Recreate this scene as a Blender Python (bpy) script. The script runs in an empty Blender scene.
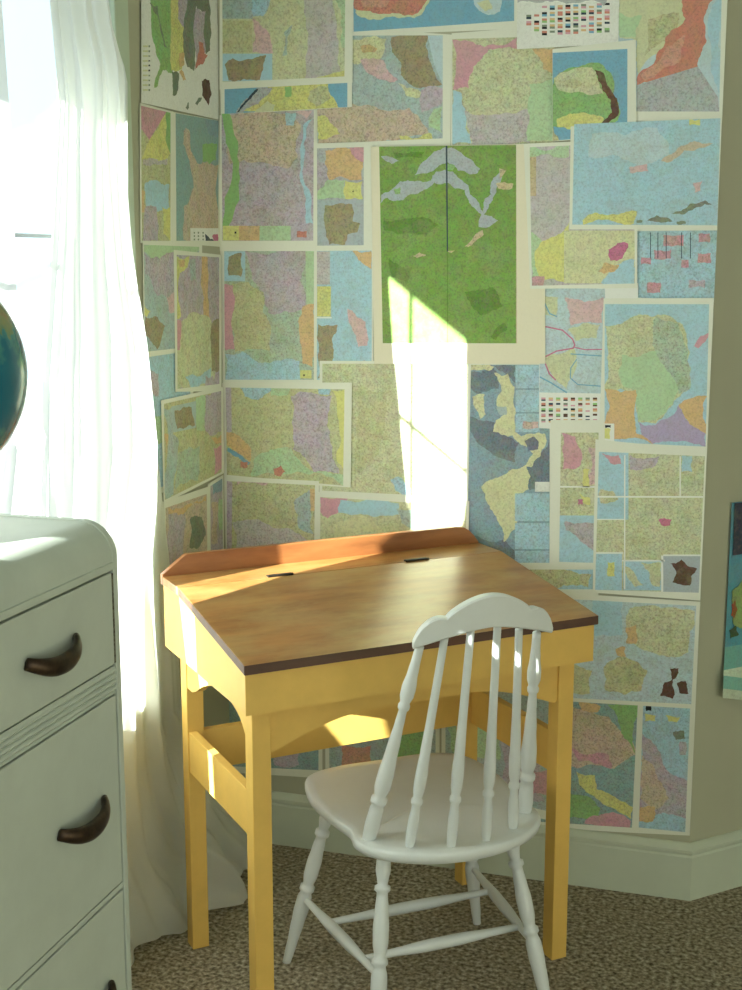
import bpy, bmesh, math, random
from mathutils import Vector, Matrix
from mathutils.geometry import tessellate_polygon

C = bpy.context.scene.collection
scene = bpy.context.scene

# ------------------------------------------------------------------ measures
XL, YW, XR = -1.2845, 2.964, -0.13          # window wall, papered wall, outer corner
HB, HC = 0.1367, 2.45                        # baseboard and ceiling heights
SUN = Vector((0.5, 0.866, -0.39)).normalized()

# ------------------------------------------------------------------ camera
cam = bpy.data.cameras.new('camera')
cam.sensor_fit = 'VERTICAL'
cam.sensor_height = 24.0
cam.lens = 1314.56 / 990 * 24
cam.clip_start = 0.02
camo = bpy.data.objects.new('camera', cam)
C.objects.link(camo)
_p, _y = math.radians(10.088), math.radians(-17.006)
fw = Vector((math.sin(_y) * math.cos(_p), math.cos(_y) * math.cos(_p), -math.sin(_p)))
rt = Vector((math.cos(_y), -math.sin(_y), 0))
up = rt.cross(fw)
camo.matrix_world = Matrix(((rt.x, up.x, -fw.x, 0), (rt.y, up.y, -fw.y, 0), (rt.z, up.z, -fw.z, 1.47), (0, 0, 0, 1)))
scene.camera = camo

# ------------------------------------------------------------------ world, sun, daylight, added fill
world = bpy.data.worlds.new('sky')
scene.world = world
world.use_nodes = True
_bg = world.node_tree.nodes['Background']
_bg.inputs['Color'].default_value = (0.80, 0.93, 1.0, 1)
_bg.inputs['Strength'].default_value = 1.7

sun = bpy.data.lights.new('sun', 'SUN')
sun.energy = 43.0
sun.angle = math.radians(0.53)
sun.color = (0.985, 0.99, 0.935)
suno = bpy.data.objects.new('sun', sun)
C.objects.link(suno)
suno.rotation_euler = (-SUN).to_track_quat('Z', 'Y').to_euler()
suno.location = (-4, -4, 4)

def area(name, loc, aim, sx, sy, power, col, portal=False):
    l = bpy.data.lights.new(name, 'AREA')
    l.shape = 'RECTANGLE'; l.size = sx; l.size_y = sy; l.energy = power; l.color = col
    o = bpy.data.objects.new(name, l)
    C.objects.link(o)
    o.location = loc
    o.rotation_euler = Vector(aim).to_track_quat('-Z', 'Y').to_euler()
    if portal:
        l.cycles.is_portal = True
    return o

# sky light entering by the window beside the desk, then two area lights added as fill
area('window_skylight', (XL - 0.13, 1.32, 1.35), (1, 0, 0), 2.3, 1.6, 1, (1, 1, 1), portal=True)
area('rear_fill', (0.9, -2.12, 1.45), (-0.12, 1, -0.12), 2.2, 1.4, 12, (0.97, 0.99, 0.95))
area('side_fill', (2.36, 0.2, 1.5), (-1, 0, -0.08), 1.5, 1.3, 3.5, (0.97, 0.99, 0.95))

scene.view_settings.view_transform = 'Standard'
scene.view_settings.look = 'None'
scene.view_settings.exposure = -0.26
scene.view_settings.gamma = 1.0
scene.view_settings.use_curve_mapping = False
scene.cycles.use_denoising = True
scene.cycles.max_bounces = 10
scene.cycles.diffuse_bounces = 6
scene.cycles.sample_clamp_indirect = 6.0

# ------------------------------------------------------------------ helpers
def lin(c):
    c = c / 255.0
    return c / 12.92 if c <= 0.04045 else ((c + 0.055) / 1.055) ** 2.4

def rgb(r, g, b):
    return (lin(r), lin(g), lin(b), 1.0)

def mat(name, col, rough=0.6, spec=0.4, var=0.0, vscale=6.0, col2=None, bump=0.0, bscale=60.0, metal=0.0, coat=0.0, stretch=None):
    m = bpy.data.materials.new(name)
    m.use_nodes = True
    nt = m.node_tree
    b = nt.nodes['Principled BSDF']
    b.inputs['Base Color'].default_value = col
    b.inputs['Roughness'].default_value = rough
    b.inputs['Specular IOR Level'].default_value = spec
    b.inputs['Metallic'].default_value = metal
    b.inputs['Coat Weight'].default_value = coat
    tc = nt.nodes.new('ShaderNodeTexCoord')
    src = tc.outputs['Object']
    if stretch:
        mp = nt.nodes.new('ShaderNodeMapping')
        mp.inputs['Scale'].default_value = stretch
        nt.links.new(src, mp.inputs['Vector']); src = mp.outputs['Vector']
    if var > 0 or col2:
        n = nt.nodes.new('ShaderNodeTexNoise')
        n.inputs['Scale'].default_value = vscale
        n.inputs['Detail'].default_value = 5
        n.inputs['Roughness'].default_value = 0.65
        nt.links.new(src, n.inputs['Vector'])
        r = nt.nodes.new('ShaderNodeValToRGB')
        r.color_ramp.elements[0].position = 0.36
        r.color_ramp.elements[1].position = 0.64
        c2 = col2 or tuple(c * (1 - var) for c in col[:3]) + (1,)
        r.color_ramp.elements[0].color = c2
        r.color_ramp.elements[1].color = col
        nt.links.new(n.outputs['Fac'], r.inputs['Fac'])
        nt.links.new(r.outputs['Color'], b.inputs['Base Color'])
    if bump > 0:
        n = nt.nodes.new('ShaderNodeTexNoise')
        n.inputs['Scale'].default_value = bscale
        n.inputs['Detail'].default_value = 4
        nt.links.new(src, n.inputs['Vector'])
        bp = nt.nodes.new('ShaderNodeBump')
        bp.inputs['Strength'].default_value = bump
        bp.inputs['Distance'].default_value = 0.004
        nt.links.new(n.outputs['Fac'], bp.inputs['Height'])
        nt.links.new(bp.outputs['Normal'], b.inputs['Normal'])
    return m

def link_bm(name, bm, m, parent=None, smooth=False):
    bmesh.ops.recalc_face_normals(bm, faces=bm.faces)
    me = bpy.data.meshes.new(name)
    bm.to_mesh(me); bm.free()
    if smooth:
        for p in me.polygons:
            p.use_smooth = True
    me.materials.append(m)
    o = bpy.data.objects.new(name, me)
    C.objects.link(o)
    if parent:
        o.parent = parent
    return o

def tag(o, label, cat, group=None):
    o['label'] = label; o['category'] = cat
    if group: o['group'] = group
    return o

def empty(name, loc=(0, 0, 0), rz=0.0):
    o = bpy.data.objects.new(name, None)
    o.empty_display_size = 0.05
    C.objects.link(o)
    o.location = loc; o.rotation_euler = (0, 0, rz)
    return o

def box(bm, x0, x1, y0, y1, z0, z1, bev=0.0):
    vs = [bm.verts.new(p) for p in ((x0, y0, z0), (x1, y0, z0), (x1, y1, z0), (x0, y1, z0), (x0, y0, z1), (x1, y0, z1), (x1, y1, z1), (x0, y1, z1))]
    fs = [bm.faces.new([vs[i] for i in q]) for q in ((0, 3, 2, 1), (4, 5, 6, 7), (0, 1, 5, 4), (1, 2, 6, 5), (2, 3, 7, 6), (3, 0, 4, 7))]
    if bev:
        es = list({e for f in fs for e in f.edges})
        bmesh.ops.bevel(bm, geom=es, offset=bev, segments=2, affect='EDGES', profile=0.5)

def prism(bm, poly, axis, a, b, bev=0.0):
    """poly of 2-D points extruded along axis 'x','y' or 'z' from a to b"""
    def P(p, t):
        return {'x': (t, p[0], p[1]), 'y': (p[0], t, p[1]), 'z': (p[0], p[1], t)}[axis]
    A = [bm.verts.new(P(p, a)) for p in poly]
    B = [bm.verts.new(P(p, b)) for p in poly]
    n = len(poly)
    fs = [bm.faces.new(A), bm.faces.new(B[::-1])]
    for i in range(n):
        fs.append(bm.faces.new((A[i], B[i], B[(i + 1) % n], A[(i + 1) % n])))
    if bev:
        bmesh.ops.recalc_face_normals(bm, faces=fs)
        es = [e for e in (set(fs[0].edges) | set(fs[1].edges))]
        bmesh.ops.bevel(bm, geom=es, offset=bev, segments=2, affect='EDGES', profile=0.5)

def turned(bm, p0, p1, prof, seg=20):
    """lathe-turned bar from p0 to p1; prof = [(t, radius)], smoothly interpolated"""
    p0, p1 = Vector(p0), Vector(p1)
    ax = (p1 - p0)
    d = ax.normalized()
    a = d.orthogonal().normalized(); b = d.cross(a)
    rings = []
    for t, r in prof:
        c = p0 + ax * t
        rings.append([bm.verts.new(c + (a * math.cos(k * math.tau / seg) + b * math.sin(k * math.tau / seg)) * r) for k in range(seg)])
    for A, B in zip(rings, rings[1:]):
        for k in range(seg):
            bm.faces.new((A[k], A[(k + 1) % seg], B[(k + 1) % seg], B[k]))
    bm.faces.new(rings[0][::-1]); bm.faces.new(rings[-1])

def smooth_prof(keys, n=44):
    """Catmull-Rom through key radii; keys stay sharp enough to read as turned beads"""
    out = []
    for i in range(len(keys) - 1):
        (t1, r1), (t2, r2) = keys[i], keys[i + 1]
        k = max(1, int(n * (t2 - t1)))
        for j in range(k):
            s = j / k
            e = s * s * (3 - 2 * s)
            out.append((t1 + (t2 - t1) * s, r1 + (r2 - r1) * e))
    out.append(keys[-1])
    return out

def tube(bm, pts, radii, seg=10, flat=1.0, upv=Vector((0, 0, 1))):
    rings = []
    n = len(pts)
    for i, p in enumerate(pts):
        d = (Vector(pts[min(i + 1, n - 1)]) - Vector(pts[max(i - 1, 0)])).normalized()
        s = d.cross(upv).normalized(); u = s.cross(d)
        rings.append([bm.verts.new(Vector(p) + (s * math.cos(k * math.tau / seg) * flat + u * math.sin(k * math.tau / seg)) * radii[i]) for k in range(seg)])
    for A, B in zip(rings, rings[1:]):
        for k in range(seg):
            bm.faces.new((A[k], A[(k + 1) % seg], B[(k + 1) % seg], B[k]))
    bm.faces.new(rings[0][::-1]); bm.faces.new(rings[-1])

def interp(tab, z):
    """tab sorted by descending z: [(z, value)]"""
    if z >= tab[0][0]: return tab[0][1]
    for (z1, v1), (z2, v2) in zip(tab, tab[1:]):
        if z <= z1 and z >= z2:
            t = (z1 - z) / (z1 - z2)
            return v1 + (v2 - v1) * t
    return tab[-1][1]
PALETTE = [(226,228,212),(228,222,196),(207,191,154),(213,163,173),(219,189,189),(219,219,140),(217,219,174),(200,203,158),(209,214,174),(185,214,171),(149,194,126),(128,168,82),(174,210,222),(193,214,218),(125,177,201),(148,180,177),(177,197,194),(194,185,194),(200,196,194),(219,188,139),(209,193,170),(167,158,124),(98,72,56),(144,173,185),(117,135,146),(208,139,121),(213,163,140),(183,189,190),(130,144,124),(204,123,154),(40,42,44),(183,204,180),(177,188,192),(183,170,201),(52,70,84),(232,234,226),(104,146,60)]
SHEETS = [
('B',2,'map with pale yellow west, mauve east and dark island inset, top left of papered wall',0,[-12712,20940,-9480,20753,-9488,18697,-12764,18663],[-12647,20892,-9657,20720,-9681,18837,-12683,18829],8,7,[(16,7,0,[-12647,20892,-11893,20848,-11905,20205,-12662,20244]),(7,7,0,[-12653,20203,-11915,20166,-11928,19459,-12669,19492]),(12,7,1,[-11883,20848,-11337,20816,-11644,20250,-11894,20249]),(4,7,1,[-11905,20205,-11722,20062,-11397,19422,-11908,19458]),(18,7,1,[-10698,20780,-9970,20738,-9777,18930,-10374,18829,-10645,18822]),(9,7,1,[-9970,20738,-9657,20720,-9663,19455,-9745,19467]),(16,7,1,[-11127,19877,-10893,20043,-11059,19384,-11184,19345]),(5,7,0,[-10374,18829,-9680,18970,-9681,18846]),(12,2,0,[-12669,19465,-11432,19410,-11441,18799,-12683,18847]),(21,9,1,[-12623,19227,-12417,19354,-12164,19289,-11583,19385,-11663,19074,-11742,18838,-12529,18860,-12575,19089])]),
('B',1,'narrow strip of relief map, bright blue sea and yellow land, near the top left corner',0,[-12758,18960,-9506,18919,-9509,18165,-12752,18089],[-12642,18864,-9618,18835,-9621,18168,-12658,18109],14,3,[(5,8,1,[-12299,18121,-12055,18341,-11467,18728,-10080,18853,-10033,18451,-9830,18157,-12299,18111]),(8,3,1,[-11932,18109,-11573,18370,-11374,18272,-11477,18094]),(7,9,1,[-10524,18558,-10081,18653,-10034,18361,-10379,18194,-10576,18335]),(10,3,1,[-11143,18671,-10979,18665,-10981,18449,-11146,18454]),(27,9,1,[-12370,18123,-12260,18257,-11846,18652,-11443,18655,-11597,18484,-12057,18227,-12187,18117]),(34,9,1,[-12299,18139,-12080,18360,-11832,18583,-11796,18650,-11842,18643,-12130,18389,-12339,18140])]),
('B',1,'relief map of red brown land on bright blue ocean at the top edge',0,[-9557,20717,-5570,20594,-5552,19681,-9519,19723],[-9473,20712,-5805,20502,-5793,19853,-9464,19803],14,3,[(8,3,1,[-9460,20712,-7641,20607,-7814,20185,-8049,20023,-8943,20036,-9426,20215]),(25,9,1,[-9460,20712,-7729,20612,-7873,20215,-8097,20080,-8257,20088,-9063,20229,-9456,20305]),(26,9,1,[-9304,20484,-8584,20444,-8703,20287,-9244,20327]),(13,3,1,[-6818,20560,-6076,20517,-6108,20067,-6364,20000,-6624,20164]),(8,3,1,[-6625,20282,-6369,20321,-6280,20130,-6451,20085])]),
('B',0,'map with pink isthmus, brown country inset and small orange spot, above the big green map',0,[-10345,19986,-7196,19638,-7201,17257,-10419,17270],[-10360,19763,-7400,19632,-7380,17418,-10355,17372],16,7,[(6,7,1,[-9488,19638,-8703,19628,-8883,19139,-9466,19097]),(19,9,1,[-9319,19480,-9094,19525,-8913,19417,-8992,19338,-9270,19350]),(4,7,1,[-9319,19202,-8762,19162,-8431,18721,-8611,18672,-9095,18870]),(20,9,1,[-10374,18127,-9310,18177,-8159,18110,-7739,17651,-7648,17425,-10355,17372]),(5,7,1,[-10349,17984,-10164,17999,-9806,17570,-10336,17472]),(13,3,0,[-7740,19637,-7400,19632,-7391,18581,-7600,19029]),(21,9,1,[-8583,19650,-7740,19637,-7737,19227,-7402,18571,-8072,18563,-8371,18830,-8354,19089,-8570,19319]),(6,7,1,[-8431,18649,-8221,18530,-7874,18434,-7910,18324,-8250,18381]),(17,7,1,[-7875,18489,-7390,18499,-7399,18196,-7860,17989]),(9,7,1,[-7593,18064,-7387,18112,-7381,17518,-7709,17661]),(5,7,1,[-8398,17501,-7649,17537,-7618,17418,-8367,17416])]),
('B',0,'map of round yellow country under a pink one, above the big green map',0,[-7196,19665,-5004,19718,-4919,17242,-7189,17234],[-7178,19543,-4909,19498,-4856,17249,-7155,17265],8,8,[(3,4,1,[-7177,19529,-5730,19514,-5714,19272,-6353,19290,-6694,18937,-6793,18476,-7155,18451]),(12,3,1,[-7155,18451,-6949,18373,-6857,18012,-6720,17289,-7142,17266]),(18,8,1,[-6886,18013,-6332,17885,-5872,17925,-5406,18018,-5390,17254,-6719,17278]),(19,5,1,[-5401,19262,-4874,19251,-4859,18631,-5137,18812]),(9,5,1,[-5427,18508,-4859,18617,-4828,17284,-5472,17301,-5466,18047])]),
('B',1,'map of red and yellow land above grey, top right corner of papered wall',0,[-3737,20555,-1310,20410,-1310,17611,-3650,17685],[-3669,20488,-1437,20358,-1375,17807,-3589,17879],13,3,[(13,3,0,[-3669,20488,-1437,20358,-1324,17805,-3589,17879]),(8,3,1,[-3669,20488,-2174,20401,-2115,19710,-2513,19162,-3081,18612,-3138,19318,-3503,19386,-3549,19784]),(7,9,1,[-2924,19752,-2281,19844,-2328,19406,-2963,18991]),(9,3,1,[-3619,19915,-3057,19822,-3173,19383,-3504,19412]),(25,6,1,[-2238,20404,-1570,20365,-1775,19693,-1693,19250,-1851,18740,-3107,18407,-3095,18612,-2578,19165,-2147,19712]),(26,7,1,[-3049,18623,-2513,19162,-2134,19397,-2241,18832,-2945,18478]),(27,8,0,[-3107,18407,-1851,18740,-1407,18088,-1375,17807,-3089,17863]),(12,3,1,[-1641,19811,-1429,20172,-1350,18099,-1598,18805,-1688,19438])]),
('B',2,'white sheet printed with rows of little flags near the top right corner',0,[-5745,20674,-3540,20544,-3526,19272,-5718,19256],None,35,2,[(27,4,1,[-5730,20609,-3669,20488,-3855,20055,-4659,20137,-5476,20239,-5723,20221]),(28,0,0,[-5525,19964,-5415,19958,-5415,19913,-5524,19918]),(34,0,0,[-5524,19918,-5415,19913,-5414,19867,-5523,19873]),(3,0,0,[-5523,19834,-5413,19828,-5412,19783,-5522,19788]),(25,0,0,[-5522,19788,-5412,19783,-5411,19737,-5521,19743]),(25,0,0,[-5354,19963,-5245,19957,-5244,19912,-5353,19917]),(35,0,0,[-5353,19917,-5244,19912,-5243,19866,-5352,19872]),(30,0,0,[-5351,19833,-5242,19827,-5241,19782,-5350,19788]),(25,0,0,[-5350,19788,-5241,19782,-5240,19737,-5349,19742]),(19,0,0,[-5349,19703,-5239,19698,-5238,19652,-5348,19658]),(10,0,0,[-5348,19658,-5238,19652,-5237,19607,-5347,19612]),(3,0,0,[-5187,20129,-5078,20124,-5077,20078,-5186,20084]),(35,0,0,[-5186,20084,-5077,20078,-5076,20033,-5185,20039]),(30,0,0,[-5184,20000,-5075,19995,-5074,19949,-5183,19955]),(14,0,0,[-5183,19955,-5074,19949,-5073,19904,-5182,19910]),(25,0,0,[-5181,19871,-5072,19865,-5071,19820,-5180,19826]),(10,0,0,[-5180,19826,-5071,19820,-5070,19775,-5179,19780]),(28,0,0,[-5178,19741,-5069,19736,-5068,19690,-5177,19696]),(30,0,0,[-5177,19696,-5068,19690,-5067,19645,-5176,19650]),(25,0,0,[-5176,19612,-5066,19606,-5065,19561,-5175,19566]),(30,0,0,[-5175,19566,-5065,19561,-5064,19515,-5174,19521]),(14,0,0,[-5017,20128,-4908,20122,-4907,20077,-5016,20083]),(34,0,0,[-5016,20083,-4907,20077,-4906,20032,-5015,20038]),(19,0,0,[-5014,19999,-4905,19993,-4904,19948,-5013,19954]),(14,0,0,[-5013,19954,-4904,19948,-4903,19903,-5012,19909]),(19,0,0,[-5011,19870,-4902,19864,-4901,19819,-5010,19825]),(10,0,0,[-5010,19825,-4901,19819,-4900,19774,-5009,19779]),(19,0,0,[-5008,19740,-4899,19735,-4898,19690,-5007,19695]),(28,0,0,[-5007,19695,-4898,19690,-4897,19644,-5006,19650]),(28,0,0,[-5005,19611,-4896,19606,-4895,19560,-5004,19566]),(35,0,0,[-5004,19566,-4895,19560,-4894,19515,-5003,19520]),(19,0,0,[-4848,20127,-4739,20121,-4738,20076,-4846,20081]),(25,0,0,[-4846,20081,-4738,20076,-4737,20031,-4845,20036]),(25,0,0,[-4844,19998,-4736,19992,-4735,19947,-4843,19953]),(25,0,0,[-4843,19953,-4735,19947,-4734,19902,-4842,19908]),(30,0,0,[-4841,19869,-4733,19863,-4732,19818,-4840,19824]),(25,0,0,[-4840,19824,-4732,19818,-4731,19773,-4839,19778]),(19,0,0,[-4838,19740,-4730,19734,-4729,19689,-4837,19694]),(25,0,0,[-4837,19694,-4729,19689,-4728,19644,-4836,19649]),(34,0,0,[-4835,19610,-4727,19605,-4726,19560,-4834,19565]),(3,0,0,[-4834,19565,-4726,19560,-4724,19514,-4833,19520]),(30,0,0,[-4679,20125,-4571,20119,-4570,20074,-4678,20080]),(25,0,0,[-4678,20080,-4570,20074,-4569,20029,-4676,20035]),(25,0,0,[-4676,19997,-4568,19991,-4566,19946,-4674,19951]),(30,0,0,[-4674,19951,-4566,19946,-4565,19901,-4673,19906]),(19,0,0,[-4672,19868,-4564,19862,-4563,19817,-4671,19823]),(30,0,0,[-4671,19823,-4563,19817,-4562,19772,-4670,19778]),(14,0,0,[-4669,19739,-4561,19733,-4560,19688,-4668,19694]),(34,0,0,[-4668,19694,-4560,19688,-4559,19643,-4667,19649]),(25,0,0,[-4666,19610,-4558,19604,-4557,19559,-4665,19565]),(3,0,0,[-4665,19565,-4557,19559,-4555,19514,-4664,19519]),(14,0,0,[-4510,20124,-4403,20118,-4402,20073,-4509,20079]),(19,0,0,[-4509,20079,-4402,20073,-4401,20028,-4508,20034]),(19,0,0,[-4507,19995,-4400,19990,-4398,19945,-4506,19950]),(34,0,0,[-4506,19950,-4398,19945,-4397,19900,-4505,19905]),(10,0,0,[-4504,19867,-4396,19861,-4395,19816,-4503,19822]),(3,0,0,[-4503,19822,-4395,19816,-4394,19771,-4501,19777]),(34,0,0,[-4500,19738,-4393,19733,-4392,19688,-4499,19693]),(28,0,0,[-4499,19693,-4392,19688,-4390,19643,-4498,19648]),(28,0,0,[-4497,19609,-4389,19604,-4388,19559,-4496,19564]),(25,0,0,[-4496,19564,-4388,19559,-4387,19514,-4495,19519]),(28,0,0,[-4343,20122,-4236,20116,-4234,20072,-4342,20077]),(3,0,0,[-4342,20077,-4234,20072,-4233,20027,-4340,20032]),(10,0,0,[-4339,19994,-4232,19988,-4231,19944,-4338,19949]),(34,0,0,[-4338,19949,-4231,19944,-4230,19899,-4337,19904]),(3,0,0,[-4336,19866,-4229,19860,-4227,19815,-4335,19821]),(34,0,0,[-4335,19821,-4227,19815,-4226,19770,-4333,19776]),(35,0,0,[-4332,19737,-4225,19732,-4224,19687,-4331,19692]),(3,0,0,[-4331,19692,-4224,19687,-4223,19642,-4330,19647]),(19,0,0,[-4329,19609,-4222,19603,-4220,19558,-4328,19564]),(35,0,0,[-4328,19564,-4220,19558,-4219,19513,-4327,19518]),(35,0,0,[-4176,20121,-4069,20115,-4068,20070,-4174,20076]),(19,0,0,[-4174,20076,-4068,20070,-4066,20025,-4173,20031]),(25,0,0,[-4172,19993,-4065,19987,-4064,19942,-4171,19948]),(34,0,0,[-4171,19948,-4064,19942,-4063,19898,-4170,19903]),(25,0,0,[-4169,19865,-4062,19859,-4060,19814,-4167,19820]),(3,0,0,[-4167,19820,-4060,19814,-4059,19769,-4166,19775]),(14,0,0,[-4165,19736,-4058,19731,-4057,19686,-4164,19692]),(25,0,0,[-4164,19692,-4057,19686,-4055,19641,-4162,19647]),(25,0,0,[-4161,19608,-4054,19603,-4053,19558,-4160,19563]),(14,0,0,[-4160,19563,-4053,19558,-4052,19513,-4159,19518]),(3,0,0,[-4009,20119,-3903,20113,-3901,20069,-4008,20075]),(14,0,0,[-4008,20075,-3901,20069,-3900,20024,-4007,20030]),(28,0,0,[-4005,19992,-3899,19986,-3898,19941,-4004,19947]),(25,0,0,[-4004,19947,-3898,19941,-3896,19897,-4003,19902]),(35,0,0,[-4002,19864,-3895,19858,-3894,19813,-4000,19819]),(25,0,0,[-4000,19819,-3894,19813,-3893,19769,-3999,19774]),(19,0,0,[-3998,19736,-3891,19730,-3890,19685,-3997,19691]),(28,0,0,[-3997,19691,-3890,19685,-3889,19641,-3995,19646]),(30,0,0,[-3994,19607,-3888,19602,-3886,19557,-3993,19562]),(10,0,0,[-3993,19562,-3886,19557,-3885,19512,-3992,19518]),(30,0,0,[-3843,20118,-3737,20112,-3736,20067,-3842,20073]),(35,0,0,[-3842,20073,-3736,20067,-3734,20023,-3841,20029]),(3,0,0,[-3839,19990,-3733,19985,-3732,19940,-3838,19946]),(25,0,0,[-3838,19946,-3732,19940,-3730,19895,-3837,19901]),(3,0,0,[-3836,19863,-3729,19857,-3728,19812,-3834,19818]),(25,0,0,[-3834,19818,-3728,19812,-3727,19768,-3833,19773]),(34,0,0,[-3832,19735,-3725,19729,-3724,19685,-3830,19690]),(35,0,0,[-3830,19690,-3724,19685,-3723,19640,-3829,19645]),(10,0,0,[-3828,19607,-3722,19602,-3720,19557,-3827,19562]),(28,0,0,[-3827,19562,-3720,19557,-3719,19512,-3825,19517])]),
('B',3,'small relief map of green lowland ringed by a brown mountain chain',0,[-4935,19221,-3159,19338,-3078,17355,-4890,17285],[-4930,19143,-3330,19155,-3273,17400,-4886,17292],14,4,[(10,8,1,[-5129,18101,-4990,18360,-4893,18619,-4625,18791,-4221,18865,-3872,18863,-3645,18634,-3600,18244,-3474,18045,-3482,17687,-3659,17561,-4287,17547,-4869,17597,-5117,17571]),(8,8,1,[-4893,18619,-4489,18785,-4072,18813,-3801,18251,-4205,18266,-4750,18351]),(7,9,1,[-4721,18534,-4484,18590,-4265,18477,-4445,18373,-4683,18401]),(5,6,1,[-4805,17760,-4262,17875,-3785,17729,-3847,17547,-4800,17588]),(22,9,1,[-4004,18765,-3813,18673,-3684,18377,-3517,18144,-3485,17785,-3700,17569,-3848,17587,-3615,17854,-3649,18116,-3830,18317]),(7,9,1,[-5117,17584,-4905,17631,-4724,17281,-5111,17291])]),
('B',4,'pale blue ocean map with a long dark green island at its lower right',0,[-4498,17587,-1310,17720,-1310,15365,-4468,15391],[-4421,17635,-1343,17664,-1310,15454,-4405,15493],12,5,[(13,5,1,[-4029,17423,-2640,17508,-2370,16946,-3117,16777,-4079,16923]),(5,3,1,[-1978,17659,-1757,17652,-1752,17530,-1973,17537]),(20,5,1,[-2540,16814,-2370,16946,-2129,17125,-1762,17189,-1467,17157,-1634,17076,-2063,17025,-2414,16774]),(4,5,1,[-3210,16704,-2833,16758,-2796,16614,-3187,16578]),(4,5,1,[-1850,16348,-1655,16388,-1689,16178,-1805,16143]),(5,7,1,[-4185,15581,-3917,15751,-3465,15701,-3007,15759,-3062,15507,-4169,15479]),(28,9,1,[-2784,15568,-2586,15679,-2242,15543,-2442,15520,-2632,15541]),(28,9,1,[-2285,15701,-2075,15761,-1895,15914,-1588,15979,-1436,15877,-1585,15904,-1767,15832,-2060,15686]),(28,3,1,[-3013,15570,-2886,15569,-2884,15524,-3012,15525]),(28,3,1,[-2160,15536,-1967,15535,-1965,15491,-2158,15493])]),
('B',3,'mauve and yellow map with magenta city inset, right of the big green map',0,[-5524,17249,-3046,17284,-2951,14116,-5314,14091],[-5390,17170,-3132,17212,-2999,14219,-5275,14157],18,7,[(9,7,1,[-5391,17208,-4526,17186,-4520,16946,-5386,16966]),(2,7,0,[-5386,16966,-5241,16963,-5223,16119,-5369,16121]),(9,7,1,[-5313,15346,-5082,15150,-5119,14368,-5279,14354]),(5,5,1,[-5198,14955,-5049,15150,-4465,15565,-4431,14226,-5129,14237]),(3,7,1,[-5279,14335,-4999,14368,-5027,14158,-5275,14144]),(6,6,0,[-4585,15366,-3044,15355,-3006,14219,-4556,14213]),(12,4,1,[-3743,14229,-3431,14616,-3023,14725,-3006,14219]),(29,8,1,[-3602,14950,-3413,15090,-3175,15076,-3293,14757,-3550,14706]),(19,8,1,[-3815,14468,-3691,14661,-3354,14629,-3458,14468,-3684,14423])]),
('B',0,'small blue map dotted with pink island groups, under the pale ocean map',0,[-3198,15394,-1310,15403,-1310,13834,-3147,13818],[-2993,15342,-1310,15348,-1310,13871,-2944,13910],12,7,[(3,9,3,[-2432,15262,-2005,15259,-1996,15020,-2423,15022]),(3,9,3,[-2623,14947,-2257,14945,-2249,14755,-2616,14756]),(3,9,3,[-1695,15288,-1460,15287,-1452,15093,-1687,15094]),(3,9,3,[-1697,14868,-1417,14867,-1408,14660,-1688,14660]),(3,9,3,[-2737,14232,-2457,14233,-2449,14016,-2730,14014]),(3,9,3,[-2891,14782,-2680,14782,-2675,14629,-2885,14629]),(3,9,3,[-2034,14723,-1878,14723,-1871,14565,-2028,14565]),(17,9,3,[-1861,14299,-1517,14300,-1510,14123,-1854,14121]),(34,0,0,[-2718,15314,-2703,15314,-2683,14756,-2699,14756]),(34,0,0,[-2560,15313,-2544,15313,-2524,14756,-2540,14756]),(34,0,0,[-2384,15312,-2368,15312,-2347,14756,-2363,14756]),(34,0,0,[-1870,15308,-1855,15308,-1832,14755,-1848,14755]),(34,0,0,[-2057,15310,-2042,15310,-2020,14755,-2036,14755])]),
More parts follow.
